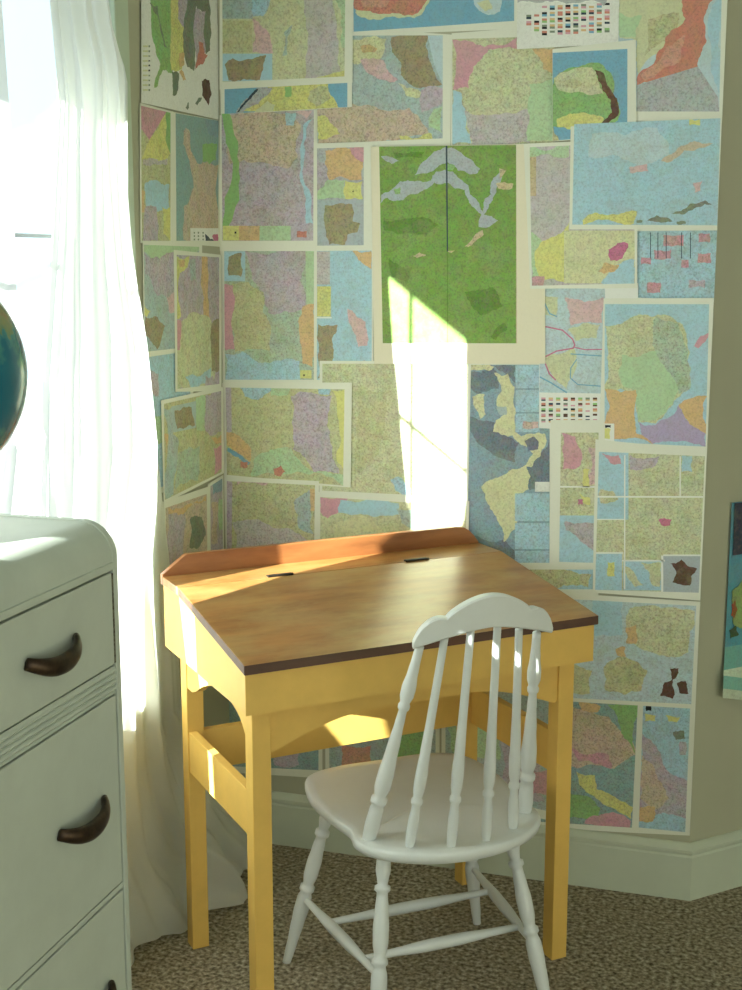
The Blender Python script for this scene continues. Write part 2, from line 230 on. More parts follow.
('B',1,'world map with pink and blue current lines above five rows of flags',35,[-5115,14130,-2929,14226,-2866,10914,-5046,10950],[-5102,14117,-3653,14099,-3522,10992,-5040,10977],13,5,[(35,1,0,[-5058,11766,-3545,11783,-3522,10992,-5040,10977]),(8,5,1,[-5086,13967,-4683,13907,-4717,13467,-5026,13577]),(4,5,1,[-4525,13908,-3678,13913,-3693,13353,-4383,13282]),(8,5,1,[-4456,13187,-3723,13322,-3808,13008,-4247,12938]),(8,5,1,[-4991,12563,-4306,12779,-4222,12464,-4442,11853,-4736,12102]),(29,3,0,[-5083,13259,-4564,13161,-4558,13192,-5077,13290]),(29,3,0,[-4588,13173,-4340,12962,-4319,12986,-4567,13197]),(29,3,0,[-4355,12983,-4294,12840,-4264,12852,-4326,12995]),(29,3,0,[-4293,12870,-4337,12777,-4308,12763,-4264,12857]),(29,3,0,[-4313,12796,-4699,12722,-4693,12691,-4306,12765]),(29,3,0,[-4685,12727,-5007,12559,-4992,12531,-4671,12699]),(29,3,0,[-5009,12553,-4852,12180,-4823,12193,-4980,12565]),(29,3,0,[-4859,12190,-4701,12040,-4679,12063,-4837,12213]),(29,3,0,[-4317,12793,-4047,12738,-4042,12763,-4312,12818]),(29,3,0,[-4059,12739,-3605,12754,-3606,12779,-4060,12764]),(14,3,0,[-4374,12639,-3601,12602,-3600,12628,-4373,12664]),(14,3,0,[-5085,13937,-4876,13525,-4847,13539,-5056,13951]),(14,3,0,[-4880,13529,-4701,13461,-4690,13491,-4869,13559]),(14,3,0,[-5062,12103,-4796,11973,-4782,12002,-5047,12132]),(14,3,0,[-4814,11982,-4440,11764,-4424,11792,-4798,12010]),(14,3,0,[-4243,12540,-4373,12334,-4351,12321,-4221,12527]),(14,3,0,[-4371,12342,-4378,12104,-4353,12103,-4345,12341]),(14,3,0,[-4379,12106,-4192,11954,-4176,11974,-4363,12126]),(14,3,0,[-4198,11956,-3644,11932,-3643,11957,-4197,11982]),(3,0,0,[-5010,11651,-4913,11654,-4912,11609,-5009,11606]),(34,0,0,[-5009,11606,-4912,11609,-4911,11577,-5008,11574]),(25,0,0,[-5007,11529,-4910,11532,-4909,11486,-5006,11483]),(22,0,0,[-5006,11483,-4909,11486,-4908,11454,-5005,11451]),(10,0,0,[-5004,11406,-4907,11409,-4906,11364,-5003,11361]),(30,0,0,[-5003,11361,-4906,11364,-4906,11331,-5003,11328]),(3,0,0,[-5002,11283,-4905,11286,-4903,11241,-5001,11238]),(25,0,0,[-5001,11238,-4903,11241,-4903,11209,-5000,11205]),(28,0,0,[-4999,11160,-4902,11163,-4901,11118,-4998,11115]),(3,0,0,[-4998,11115,-4901,11118,-4900,11086,-4997,11082]),(19,0,0,[-4842,11656,-4745,11659,-4744,11614,-4841,11611]),(3,0,0,[-4841,11611,-4744,11614,-4743,11582,-4840,11579]),(34,0,0,[-4839,11534,-4742,11537,-4741,11492,-4838,11489]),(25,0,0,[-4838,11489,-4741,11492,-4740,11459,-4837,11456]),(10,0,0,[-4836,11411,-4739,11414,-4738,11369,-4835,11366]),(34,0,0,[-4835,11366,-4738,11369,-4738,11337,-4834,11334]),(22,0,0,[-4833,11289,-4737,11292,-4735,11246,-4832,11243]),(3,0,0,[-4832,11243,-4735,11246,-4735,11214,-4832,11211]),(34,0,0,[-4831,11166,-4734,11169,-4733,11124,-4830,11120]),(19,0,0,[-4830,11120,-4733,11124,-4732,11091,-4829,11088]),(10,0,0,[-4674,11661,-4578,11664,-4577,11619,-4673,11616]),(19,0,0,[-4673,11616,-4577,11619,-4576,11587,-4673,11584]),(34,0,0,[-4671,11539,-4575,11542,-4574,11497,-4670,11494]),(35,0,0,[-4670,11494,-4574,11497,-4573,11465,-4670,11462]),(19,0,0,[-4669,11416,-4572,11419,-4571,11374,-4667,11371]),(25,0,0,[-4667,11371,-4571,11374,-4570,11342,-4667,11339]),(10,0,0,[-4666,11294,-4569,11297,-4568,11252,-4665,11249]),(28,0,0,[-4665,11249,-4568,11252,-4567,11220,-4664,11217]),(25,0,0,[-4663,11171,-4566,11175,-4565,11129,-4662,11126]),(22,0,0,[-4662,11126,-4565,11129,-4564,11097,-4661,11094]),(25,0,0,[-4507,11666,-4411,11669,-4410,11624,-4506,11621]),(30,0,0,[-4506,11621,-4410,11624,-4410,11592,-4506,11589]),(28,0,0,[-4504,11544,-4408,11547,-4407,11502,-4503,11499]),(3,0,0,[-4503,11499,-4407,11502,-4406,11470,-4503,11467]),(34,0,0,[-4501,11422,-4405,11425,-4404,11380,-4500,11377]),(35,0,0,[-4500,11377,-4404,11380,-4403,11348,-4500,11345]),(22,0,0,[-4498,11299,-4402,11303,-4401,11258,-4497,11254]),(22,0,0,[-4497,11254,-4401,11258,-4400,11225,-4497,11222]),(19,0,0,[-4495,11177,-4399,11180,-4398,11135,-4494,11132]),(25,0,0,[-4494,11132,-4398,11135,-4397,11103,-4493,11100]),(22,0,0,[-4341,11671,-4245,11673,-4244,11629,-4340,11626]),(25,0,0,[-4340,11626,-4244,11629,-4243,11597,-4339,11594]),(35,0,0,[-4338,11549,-4242,11552,-4241,11507,-4337,11504]),(3,0,0,[-4337,11504,-4241,11507,-4240,11475,-4336,11472]),(30,0,0,[-4335,11427,-4239,11430,-4238,11385,-4334,11382]),(19,0,0,[-4334,11382,-4238,11385,-4237,11353,-4333,11350]),(28,0,0,[-4332,11305,-4236,11308,-4235,11263,-4331,11260]),(19,0,0,[-4331,11260,-4235,11263,-4234,11231,-4330,11228]),(22,0,0,[-4329,11183,-4233,11186,-4231,11141,-4327,11138]),(22,0,0,[-4327,11138,-4231,11141,-4231,11109,-4327,11105]),(10,0,0,[-4175,11675,-4080,11678,-4079,11633,-4174,11631]),(19,0,0,[-4174,11631,-4079,11633,-4078,11601,-4173,11599]),(22,0,0,[-4172,11554,-4077,11557,-4075,11512,-4171,11509]),(3,0,0,[-4171,11509,-4075,11512,-4075,11480,-4170,11477]),(19,0,0,[-4169,11432,-4073,11435,-4072,11390,-4168,11387]),(25,0,0,[-4168,11387,-4072,11390,-4071,11358,-4167,11355]),(22,0,0,[-4166,11310,-4070,11313,-4069,11268,-4164,11265]),(34,0,0,[-4164,11265,-4069,11268,-4068,11236,-4164,11233]),(19,0,0,[-4162,11188,-4067,11191,-4066,11146,-4161,11143]),(35,0,0,[-4161,11143,-4066,11146,-4065,11114,-4160,11111]),(28,0,0,[-4010,11680,-3915,11683,-3914,11638,-4009,11635]),(19,0,0,[-4009,11635,-3914,11638,-3913,11606,-4008,11604]),(25,0,0,[-4007,11559,-3912,11562,-3910,11517,-4006,11514]),(35,0,0,[-4006,11514,-3910,11517,-3910,11485,-4005,11482]),(35,0,0,[-4003,11437,-3908,11440,-3907,11396,-4002,11393]),(3,0,0,[-4002,11393,-3907,11396,-3906,11364,-4001,11360]),(35,0,0,[-4000,11316,-3905,11319,-3904,11274,-3999,11271]),(34,0,0,[-3999,11271,-3904,11274,-3903,11242,-3998,11239]),(34,0,0,[-3997,11194,-3901,11197,-3900,11152,-3996,11149]),(35,0,0,[-3996,11149,-3900,11152,-3899,11120,-3995,11117]),(22,0,0,[-3845,11685,-3751,11688,-3749,11643,-3844,11640]),(19,0,0,[-3844,11640,-3749,11643,-3748,11611,-3843,11608]),(10,0,0,[-3842,11564,-3747,11567,-3746,11522,-3841,11519]),(22,0,0,[-3841,11519,-3746,11522,-3745,11490,-3840,11487]),(25,0,0,[-3839,11442,-3744,11445,-3742,11401,-3837,11398]),(19,0,0,[-3837,11398,-3742,11401,-3741,11369,-3836,11366]),(22,0,0,[-3835,11321,-3740,11324,-3739,11279,-3834,11276]),(35,0,0,[-3834,11276,-3739,11279,-3738,11247,-3833,11244]),(3,0,0,[-3832,11199,-3737,11203,-3735,11158,-3830,11155]),(19,0,0,[-3830,11155,-3735,11158,-3734,11126,-3829,11122]),(10,0,0,[-3681,11690,-3587,11692,-3585,11648,-3680,11645]),(35,0,0,[-3680,11645,-3585,11648,-3585,11616,-3679,11613]),(34,0,0,[-3678,11569,-3583,11572,-3582,11527,-3676,11524]),(25,0,0,[-3676,11524,-3582,11527,-3581,11495,-3675,11492]),(25,0,0,[-3674,11448,-3580,11451,-3578,11406,-3673,11403]),(22,0,0,[-3673,11403,-3578,11406,-3577,11374,-3672,11371]),(3,0,0,[-3671,11326,-3576,11329,-3575,11285,-3669,11282]),(10,0,0,[-3669,11282,-3575,11285,-3574,11253,-3668,11250]),(3,0,0,[-3667,11205,-3572,11208,-3571,11163,-3666,11160]),(28,0,0,[-3666,11160,-3571,11163,-3570,11131,-3665,11128])]),
('B',3,'map with pale green centre, orange lower corners and purple south, by the right wall corner',0,[-3671,13889,-1310,13918,-1310,10527,-3675,10626],[-3643,13765,-1404,13783,-1344,10681,-3551,10696],12,4,[(8,8,1,[-3628,13292,-2894,13549,-2405,13542,-1943,13344,-1769,12763,-1724,11958,-2087,11573,-2440,11151,-2825,11170,-2884,11801,-3586,11877]),(31,10,1,[-2526,13522,-2035,13374,-1793,12762,-1724,11958,-1974,11827,-2364,12441,-2570,13058]),(9,4,1,[-3235,12660,-2498,12749,-1979,11951,-2088,11604,-2442,11221,-2814,11196,-2884,11801,-3182,11970]),(19,5,1,[-3586,11877,-2899,11895,-2854,10914,-2427,10790,-2485,10686,-3550,10683]),(33,4,1,[-2813,11170,-2439,11120,-1965,11576,-1800,11268,-1356,10970,-1344,10681,-2486,10699,-2741,10887]),(19,5,1,[-1965,11576,-1355,11794,-1331,10939,-1704,11158]),(3,3,1,[-1683,12875,-1543,13105,-1378,13175,-1387,13107,-1591,12828]),(35,0,0,[-3664,11109,-3349,11120,-3334,10653,-3650,10640]),(5,2,1,[-3623,11014,-3421,10989,-3439,10764,-3553,10773]),(30,0,1,[-3550,11081,-3424,11085,-3422,11021,-3548,11017])]),
('B',0,'dark blue ocean map with pale yellow continents, right of the sunlit patch',0,[-6800,12637,-4604,12679,-4477,7453,-6736,7294],[-7256,12340,-4842,12393,-4734,7692,-7211,7523],23,7,[(13,7,1,[-7256,12340,-6847,12349,-6792,7552,-7211,7523]),(24,9,2,[-6718,12193,-6139,12305,-6005,11815,-6534,11701,-6714,11895]),(24,9,2,[-6731,11195,-6170,11063,-5507,10588,-5599,10133,-6519,10598]),(24,9,2,[-5346,10043,-4804,10764,-4779,9668,-5235,9495]),(24,9,2,[-6541,8349,-5820,8289,-5561,8048,-5554,7688,-6327,7844]),(6,7,1,[-6695,12352,-6114,12316,-6238,12224,-6693,12214]),(24,9,1,[-6139,12355,-5630,12366,-5623,11973,-5836,12165]),(6,7,1,[-6614,11619,-6331,11682,-6299,11209,-6424,11115,-6539,11351]),(6,5,1,[-6117,12183,-5935,12113,-5796,12175,-5631,11874,-5602,10834,-5460,10739,-4904,10820,-4880,10612,-5002,10308,-5196,10040,-5336,10044,-5177,10351,-5456,10540,-5661,10757,-6116,10825,-6059,11092,-5870,11223,-6050,11441,-5929,11767]),(24,9,2,[-5383,10642,-5186,10750,-5049,10630,-5065,10456,-5304,10421]),(16,5,2,[-6049,11392,-5823,11423,-5810,11225,-5970,11220]),(6,5,1,[-6377,9514,-5972,9762,-5647,9979,-5337,10084,-5221,9823,-5260,9519,-5560,9387,-5560,8562,-5819,8238,-5876,8594,-6233,9164]),(12,7,0,[-5620,12366,-5018,12379,-5006,11861,-5611,11845]),(12,7,0,[-5610,11806,-5055,11821,-5044,11319,-5601,11301]),(12,7,0,[-5600,11262,-5043,11280,-5034,10855,-5592,10834]),(12,7,0,[-5576,9407,-4774,9447,-4759,8802,-5564,8756]),(12,7,0,[-5563,8705,-4758,8751,-4744,8141,-5551,8090]),(12,7,0,[-5551,8049,-4743,8101,-4734,7702,-5543,7647]),(4,9,3,[-5417,11089,-5069,11101,-5066,10943,-5414,10930]),(35,3,0,[-5114,9702,-4780,9718,-4775,9487,-5109,9471])]),
('B',2,'narrow map, pink and yellow above and blue below, left of the boxed map',0,[-4784,11148,-3677,11185,-3578,7799,-4731,7734],[-4541,10869,-3693,10901,-3631,7898,-4506,7865],8,9,[(3,5,2,[-4529,10857,-4218,10794,-4074,10489,-4077,10145,-4483,10020]),(4,8,2,[-3904,10558,-3690,10566,-3664,9694,-3879,9684]),(5,4,1,[-4013,10054,-3872,10060,-3860,9647,-4002,9640]),(35,0,0,[-4549,9639,-3658,9682,-3657,9645,-4548,9601]),(5,4,1,[-4084,9485,-3834,9397,-3830,9233,-3992,9275]),(29,6,2,[-4118,9357,-3994,9363,-3991,9237,-4115,9231]),(12,4,0,[-4532,8954,-3638,9003,-3606,7899,-4505,7839]),(17,9,2,[-4404,8821,-3701,8823,-3682,8163,-4030,8377,-4380,8612])]),
('B',3,'map divided into boxes by white lines, magenta city in the middle, brown country inset',0,[-3756,10750,-1310,10594,-1310,7191,-3716,7197],[-3669,10468,-1350,10466,-1350,7371,-3662,7266],8,9,[(12,4,0,[-3754,10464,-3013,10495,-2962,8947,-3709,8905]),(3,4,1,[-3606,10433,-3229,10412,-3162,10216,-3405,10218]),(8,9,1,[-3619,9603,-3324,9586,-3197,9405,-3591,9290]),(17,9,2,[-2987,10422,-2327,10425,-2438,10186,-2964,10101]),(12,4,2,[-1854,10445,-1619,10455,-1604,10101,-1840,10090]),(12,5,0,[-3686,8111,-3083,8150,-3056,7297,-3662,7253]),(5,7,2,[-3397,7939,-3237,7949,-3226,7618,-3386,7607]),(12,5,0,[-3041,7988,-2192,8044,-2166,7362,-3019,7300]),(8,7,2,[-2650,7976,-2202,8005,-2218,7435,-2370,7468]),(8,7,2,[-3013,7869,-2583,7453,-2764,7395]),(32,3,0,[-2160,8159,-1349,8212,-1314,7374,-2128,7314]),(22,9,1,[-2010,8006,-1878,8008,-1762,8110,-1607,7963,-1408,7920,-1532,7736,-1547,7521,-1708,7516,-1933,7563,-1857,7789]),(35,0,0,[-3108,10417,-3077,10418,-2977,7329,-3007,7326]),(35,0,0,[-3725,9453,-1312,9576,-1311,9539,-3724,9415]),(35,0,0,[-1895,10443,-1866,10444,-1830,9537,-1860,9536]),(35,0,0,[-3079,8011,-2120,8074,-2119,8036,-3077,7973]),(35,0,0,[-2208,8169,-2160,8172,-2128,7314,-2177,7311]),(35,0,0,[-3710,8924,-3048,8961,-3047,8936,-3709,8898]),(35,0,0,[-3687,8150,-3060,8190,-3059,8152,-3686,8111]),(35,0,0,[-2161,8197,-1351,8249,-1349,8212,-2160,8159]),(29,7,1,[-2298,8978,-2168,9035,-2000,9001,-2042,8868,-2234,8870])]),
('B',0,'green and blue strip of map just above the right corner of the desk lid',0,[-5472,7768,-3612,7892,-3589,7123,-5459,7050],[-5469,7606,-3651,7730,-3662,7266,-5460,7135],12,5,[(7,10,2,[-5468,7573,-4325,7671,-3759,7607,-3825,7293,-4566,7213,-5463,7279])]),
('B',1,'pale blue map of yellow islands with three small brown islands, right of the desk',0,[-4989,7121,-1310,7158,-1310,4636,-4933,4493],[-4986,6977,-1393,7055,-1407,4739,-4934,4574],13,6,[(8,9,2,[-2858,6891,-2419,6989,-1418,6926,-1517,5959,-1948,5805,-2380,5896,-2806,6087,-2940,6400]),(12,4,1,[-3718,6987,-3035,7039,-3009,6232,-3695,6175]),(7,9,2,[-3422,5424,-2995,5777,-2413,5438,-2532,4955,-3355,4875]),(7,8,2,[-4182,5441,-3671,5322,-3706,4775,-4164,4730]),(19,6,1,[-2953,6419,-2697,6517,-2694,6051,-2916,6045]),(19,6,1,[-3154,5894,-2939,5965,-2918,5719,-3105,5728]),(22,9,1,[-1914,5536,-1720,5566,-1760,5355,-1837,5283,-1797,5039,-1819,4828,-2109,4865,-2023,5200,-1855,5294]),(22,9,1,[-1742,5214,-1550,5271,-1477,4979,-1672,4973])]),
('B',0,'dark map with pink, green and yellow bands, just right of the right desk leg',0,[-4932,4466,-2571,4622,-2588,1442,-4864,1281],[-4933,4493,-2608,4618,-2637,1566,-4867,1427],15,9,[(20,10,2,[-4801,4412,-3260,4234,-2572,3373,-3094,2977,-4772,3124]),(10,7,2,[-3333,4559,-2607,4599,-2615,3368,-2965,3864]),(19,6,1,[-3967,4529,-3456,4467,-3516,4327,-3898,4335]),(3,8,2,[-4129,3387,-3231,3298,-3145,2971,-3928,3070]),(5,7,2,[-3985,2805,-3534,2756,-3492,2420,-3060,2289,-2635,2084,-2663,1774,-3192,2014,-3746,2321]),(10,8,2,[-4231,2297,-3711,2223,-3382,1956,-3439,1695,-4214,1609]),(3,6,2,[-3569,1747,-3061,1894,-2661,1726,-2694,1558,-3757,1530])]),
('B',0,'tall blue and mauve map, lowest sheet at the right corner above the baseboard',0,[-2582,4601,-1310,4654,-1310,1546,-2588,1442],[-2483,4591,-1427,4632,-1416,1617,-2479,1593],12,7,[(17,10,2,[-2484,3916,-2208,3680,-1844,3055,-1366,2832,-1417,1954,-1930,2037,-2472,1737]),(20,9,2,[-2478,3383,-2153,3019,-1819,2388,-2119,2081,-2466,2308]),(19,6,2,[-2459,2106,-2121,2148,-2159,1791,-2472,1751]),(5,4,1,[-2439,4398,-2190,4384,-2197,4238,-2432,4213]),(5,4,1,[-1969,4407,-1637,4401,-1705,4263,-1889,4257]),(28,9,1,[-1794,4016,-1545,4083,-1507,3889,-1720,3840]),(17,9,2,[-1626,3810,-1492,3825,-1479,3496,-1613,3481]),(30,0,2,[-2420,4584,-2303,4596,-2299,4478,-2416,4466])]),
('B',1,'map with orange north, mauve south and green left edge, beside the room corner',0,[-12778,18082,-10375,18138,-10403,14931,-12850,14938],[-12730,18112,-10431,18125,-10469,15174,-12773,15175],17,9,[(20,10,1,[-12527,18084,-11176,18072,-10755,17802,-10836,17082,-11067,16828,-12551,16953]),(10,4,1,[-12730,18112,-12521,18105,-12611,15518,-12765,15520]),(12,6,1,[-11130,18091,-10864,18093,-10924,17797,-11123,17803]),(4,4,1,[-10893,18084,-10471,18111,-10612,17942]),(12,4,1,[-10698,17790,-10433,17946,-10466,15563,-10648,15565]),(5,5,0,[-12753,15530,-12340,15527,-12347,15184,-12761,15186]),(19,6,0,[-12340,15527,-11813,15522,-11819,15181,-12347,15184]),(9,5,0,[-11813,15522,-11026,15516,-11030,15177,-11819,15181]),(17,6,0,[-11003,15526,-10466,15521,-10469,15174,-11007,15177]),(25,8,2,[-10867,15398,-10627,15396,-10628,15249,-10869,15250]),(30,0,0,[-12454,15394,-12407,15393,-12408,15345,-12455,15346])]),
('B',1,'small map, orange and green above an olive brown inset, left of the green map',0,[-10393,17381,-9007,17386,-9009,14952,-10414,14973],[-10360,17267,-9227,17270,-9231,15063,-10368,15057],27,6,[(19,6,1,[-10159,17211,-9503,17236,-9239,16933,-9273,16534,-10063,16549,-10173,16887]),(3,5,1,[-9569,17258,-9227,17265,-9228,16933,-9404,17009]),(17,8,1,[-10362,17020,-10106,16808,-10165,16447,-10363,16336]),(9,5,1,[-10346,16304,-10108,16549,-9672,16542,-9674,16107,-10348,16106]),(5,5,1,[-9672,16531,-9256,16508,-9240,16112,-9674,16118]),(30,0,0,[-9506,16301,-9461,16301,-9462,16265,-9506,16265]),(32,4,0,[-10348,16096,-9229,16080,-9231,15052,-10357,15057]),(21,10,1,[-10179,15979,-9842,16016,-9507,15991,-9497,15607,-9308,15553,-9387,15356,-9610,15316,-9690,15075,-10073,15077,-10172,15456])]),
('B',0,'map with mauve north, orange east and small dark inset at its top left corner',0,[-12866,15266,-10412,15251,-10443,11730,-12949,11663],[-12742,14952,-10460,14945,-10488,11909,-12787,11852],31,9,[(7,8,1,[-12551,14172,-12135,14211,-11728,13970,-11566,13047,-11603,12581,-12508,12526]),(17,9,1,[-12210,14951,-10654,14935,-10669,13546,-11237,13530,-11618,13472,-11745,13970,-12045,14293]),(9,4,0,[-10671,14946,-10460,14945,-10471,13698,-10656,13697]),(19,6,1,[-10742,13653,-10471,13709,-10520,12220,-10774,12297,-10838,12895]),(3,5,1,[-12760,14160,-12522,14128,-12518,12592,-12747,12560]),(12,7,1,[-12773,12476,-12315,12552,-11607,12279,-10844,12350,-10837,11901,-12787,11852]),(12,3,0,[-12743,14931,-12198,14929,-12212,14227,-12758,14226]),(21,10,1,[-12627,14806,-12299,14897,-12266,14509,-12328,14325,-12636,14356]),(5,4,0,[-10834,12131,-10544,12138,-10545,11941,-10837,11934]),(30,0,0,[-10760,12034,-10713,12035,-10714,11986,-10760,11985])]),
('B',0,'light blue sea map with a pink island and brown strip along its left',0,[-10437,14987,-9009,14982,-9000,11730,-10466,11691],[-10386,14934,-9042,14941,-9045,11946,-10412,11911],12,5,[(18,8,0,[-10386,14924,-10063,14923,-10068,14160,-10393,14159]),(5,7,0,[-10388,14116,-10045,14118,-10050,13413,-10394,13409]),(35,0,0,[-10399,13398,-10027,13402,-10028,13370,-10400,13366]),(21,10,1,[-10372,13237,-10086,13203,-9880,13222,-10019,12908,-9987,12530,-10198,11949,-10395,11934]),(4,6,1,[-9640,13610,-9516,13557,-9201,13305,-9146,12750,-9372,12703,-9540,13183]),(19,5,1,[-9511,14932,-9054,14930,-9054,14501,-9288,14669]),(17,8,2,[-9691,12320,-9452,12325,-9453,12044,-9692,12038]),(3,8,2,[-9339,12381,-9112,12386,-9113,12106,-9339,12101])]),
('B',2,'wide map with mauve block and bright yellow strip, low left on the papered wall',0,[-12868,11773,-9519,11873,-9557,9354,-12922,9387],[-12758,11665,-9704,11707,-9750,9386,-12768,9508],7,8,[(12,8,1,[-12385,11675,-11538,11684,-11798,11444,-12256,11458]),(9,8,1,[-11574,11683,-11064,11697,-11139,11531,-11577,11484]),(12,8,1,[-10380,11702,-10058,11711,-10095,11561,-10345,11567]),(17,9,1,[-11067,11506,-10024,11549,-10026,10131,-9842,9685,-10505,9682,-11024,10214]),(5,3,1,[-10023,11684,-9704,11693,-9741,9800,-9912,9985]),(17,6,0,[-12758,11665,-12609,11669,-12617,10584,-12753,10544]),(9,7,1,[-12047,9907,-11068,10240,-10491,9683,-9742,9648,-9750,9386,-12129,9495]),(19,6,1,[-12752,10579,-12542,10552,-12102,10128,-12160,9832,-12433,10031,-12752,10243]),(14,4,1,[-12730,10187,-12137,9847,-12198,9774,-12747,10102]),(25,7,2,[-12407,9849,-12212,9857,-12214,9717,-12409,9708]),(25,8,2,[-11545,9719,-11345,9811,-11221,9663,-11348,9532,-11518,9580])]),
('B',0,'olive green road map with one orange town, crossed by the sunlit patch',0,[-10338,12364,-6655,12441,-6681,9166,-10365,9147],[-10268,12298,-6720,12375,-6750,9250,-10292,9234],8,9,[(25,6,2,[-9157,10426,-9072,10470,-8960,10407,-9037,10336,-9129,10359]),(12,8,2,[-8580,9593,-8301,9647,-8077,9399,-8090,9194,-8439,9313]),(7,9,2,[-9492,11645,-8722,11667,-9002,10038,-9499,9673])]),
('B',2,'olive map with mauve lower part, behind the left end of the desk backboard',0,[-12897,9473,-10362,9467,-10411,7172,-12953,6996],[-12771,9352,-10465,9365,-10513,7236,-12820,7078],7,9,[(17,8,0,[-12771,9352,-12628,9344,-12690,7087,-12820,7078]),(4,9,1,[-12507,9350,-11684,9361,-11759,9287,-12509,9265]),(18,9,1,[-12649,8316,-11923,8429,-11255,8255,-10507,7875,-10513,7236,-12690,7087]),(16,9,2,[-11025,8903,-10545,9277,-10505,8158,-10885,8276]),(19,6,1,[-10582,9275,-10480,9280,-10485,8721,-10587,8716])]),
('B',1,'map with pink corner and blue gulf, behind the middle of the desk backboard',0,[-10394,9201,-6647,9174,-6660,7431,-10411,7172],[-10336,9079,-6713,9049,-6729,7495,-10351,7247],8,7,[(3,4,1,[-10336,9079,-9630,9073,-9847,8756,-10152,8558,-10339,8715]),(12,3,1,[-9824,9036,-8369,9029,-8354,8755,-9003,8664,-9431,8696,-9876,8713]),(16,8,2,[-8438,8902,-7984,8858,-8017,8445,-8297,8566]),(6,5,1,[-9935,8472,-9003,8595,-8719,8265,-9938,7911])]),
('B',2,'big bright green map with dark centre fold and grey lakes on cream paper',1,[-9053,17272,-5065,17233,-4931,12418,-8970,12332],[-8854,17267,-5694,17229,-5591,12867,-8761,12813],11,9,[(2,4,0,[-9036,17261,-9002,17261,-9003,14869,-9038,14869]),(32,5,1,[-8009,16618,-7899,16825,-7568,17131,-7294,17218,-7290,16865,-7565,16714,-7798,16656]),(32,5,1,[-7282,17207,-6854,17010,-6497,16734,-6550,16642,-7014,16703,-7280,16916]),(32,5,1,[-8831,16006,-8797,16198,-8345,16492,-8009,16481,-7630,16495,-7509,16692,-7124,16684,-6764,16376,-6723,16177,-6502,15965,-6390,15729,-6073,15595,-6342,15430,-6517,15468,-6456,15729,-6676,15915,-6845,16273,-7231,16436,-7552,16452,-7729,16308,-8147,16188,-8276,16068,-8655,16127]),(32,5,1,[-6412,15729,-6384,16078,-6245,16170,-6196,16521,-6010,16693,-6023,16446,-6158,16158,-6285,15952]),(32,5,1,[-8809,17056,-8544,17023,-8358,16940,-8560,16882]),(10,8,1,[-8514,16310,-8345,16371,-8344,16228,-8468,16203]),(10,8,1,[-7290,16839,-7070,16808,-7124,16705,-7300,16709]),(2,9,2,[-6830,15022,-6613,15258,-6424,15389,-6395,15283,-6665,15048]),(2,9,2,[-8113,14813,-7888,14898,-7719,14839,-7943,14769]),(2,9,2,[-6140,16401,-5737,16394,-5762,16291,-6085,16297]),(2,9,2,[-6065,16735,-5903,16680,-6034,16503]),(2,9,2,[-7244,14928,-7050,14949,-7133,14885]),(36,10,1,[-8740,15621,-7948,15693,-7444,15502,-7722,15266,-8398,15297,-8740,15406]),(36,10,1,[-6818,14010,-6159,14121,-5933,13696,-6424,13478]),(36,10,1,[-8516,17128,-7790,17136,-7844,17007,-8459,16995]),(36,10,1,[-6196,12997,-5872,13323,-5815,13163,-6085,12934]),(36,10,1,[-8625,14760,-8055,14544,-8167,14219,-8567,14327]),(34,2,0,[-7294,17249,-7255,17248,-7217,14917,-7244,14917]),(36,6,0,[-7239,14917,-7217,14917,-7196,12818,-7219,12817]),(2,4,0,[-5694,17218,-5662,17218,-5580,12845,-5612,12845]),(2,3,0,[-9005,12787,-4962,12856,-4962,12840,-9005,12770]),(22,5,1,[-5610,15330,-5527,15173,-5473,15173,-5525,15069,-5591,15174]),(2,3,0,[-9084,14836,-8854,14836,-8854,14814,-9084,14815]),(22,5,2,[-8945,16264,-8911,16263,-8911,16189,-8945,16189]),(22,5,2,[-8945,16104,-8911,16104,-8911,16029,-8945,16029]),(22,5,2,[-8945,15783,-8911,15783,-8911,15708,-8945,15708]),(22,5,2,[-8945,15515,-8911,15515,-8911,15440,-8945,15440]),(22,5,2,[-8946,15327,-8911,15327,-8911,15252,-8946,15252]),(22,5,2,[-8946,14108,-8911,14108,-8911,14031,-8946,14031]),(22,5,2,[-8946,13834,-8911,13834,-8911,13758,-8946,13758]),(22,5,2,[-8946,13670,-8911,13670,-8911,13593,-8946,13593])]),
('B',0,'dark teal map seen under the desk, next to the room corner',0,[-12962,5257,-10310,5482,-10338,1877,-12985,1726],[-12853,5266,-10414,5473,-10443,2077,-12870,1903],15,8,[(23,9,2,[-12809,4744,-10917,5173,-10671,3373,-12572,2907]),(17,8,2,[-11620,2609,-10945,2684,-10951,2151,-11628,2073]),(25,8,2,[-11971,2811,-11644,2847,-11649,2526,-11976,2490])]),
('B',0,'blue map with brown and pink patches under the desk, above the chair seat',0,[-10257,5487,-7335,5735,-7302,1874,-10258,1833],[-10153,5495,-7434,5727,-7405,2043,-10151,2005],16,9,[(26,8,2,[-9829,2807,-9046,2894,-9046,2292,-9832,2201]),(10,8,2,[-8454,3347,-7567,3441,-7561,2671,-8452,2570]),(22,8,2,[-8736,2642,-8427,2677,-8426,2364,-8735,2328])]),
('B',0,'green and purple map under the desk, behind the right chair spindles',0,[-7286,5739,-4398,5742,-4342,1475,-7251,1776],[-7187,5748,-4539,5730,-4467,1713,-7152,1996],16,9,[(17,9,2,[-5832,3375,-4748,3493,-4714,1987,-5807,1851]),(9,8,2,[-6950,4267,-5848,4377,-5824,2870,-6934,2743]),(3,7,2,[-5091,2701,-4564,2762,-4549,2134,-5078,2069])]),
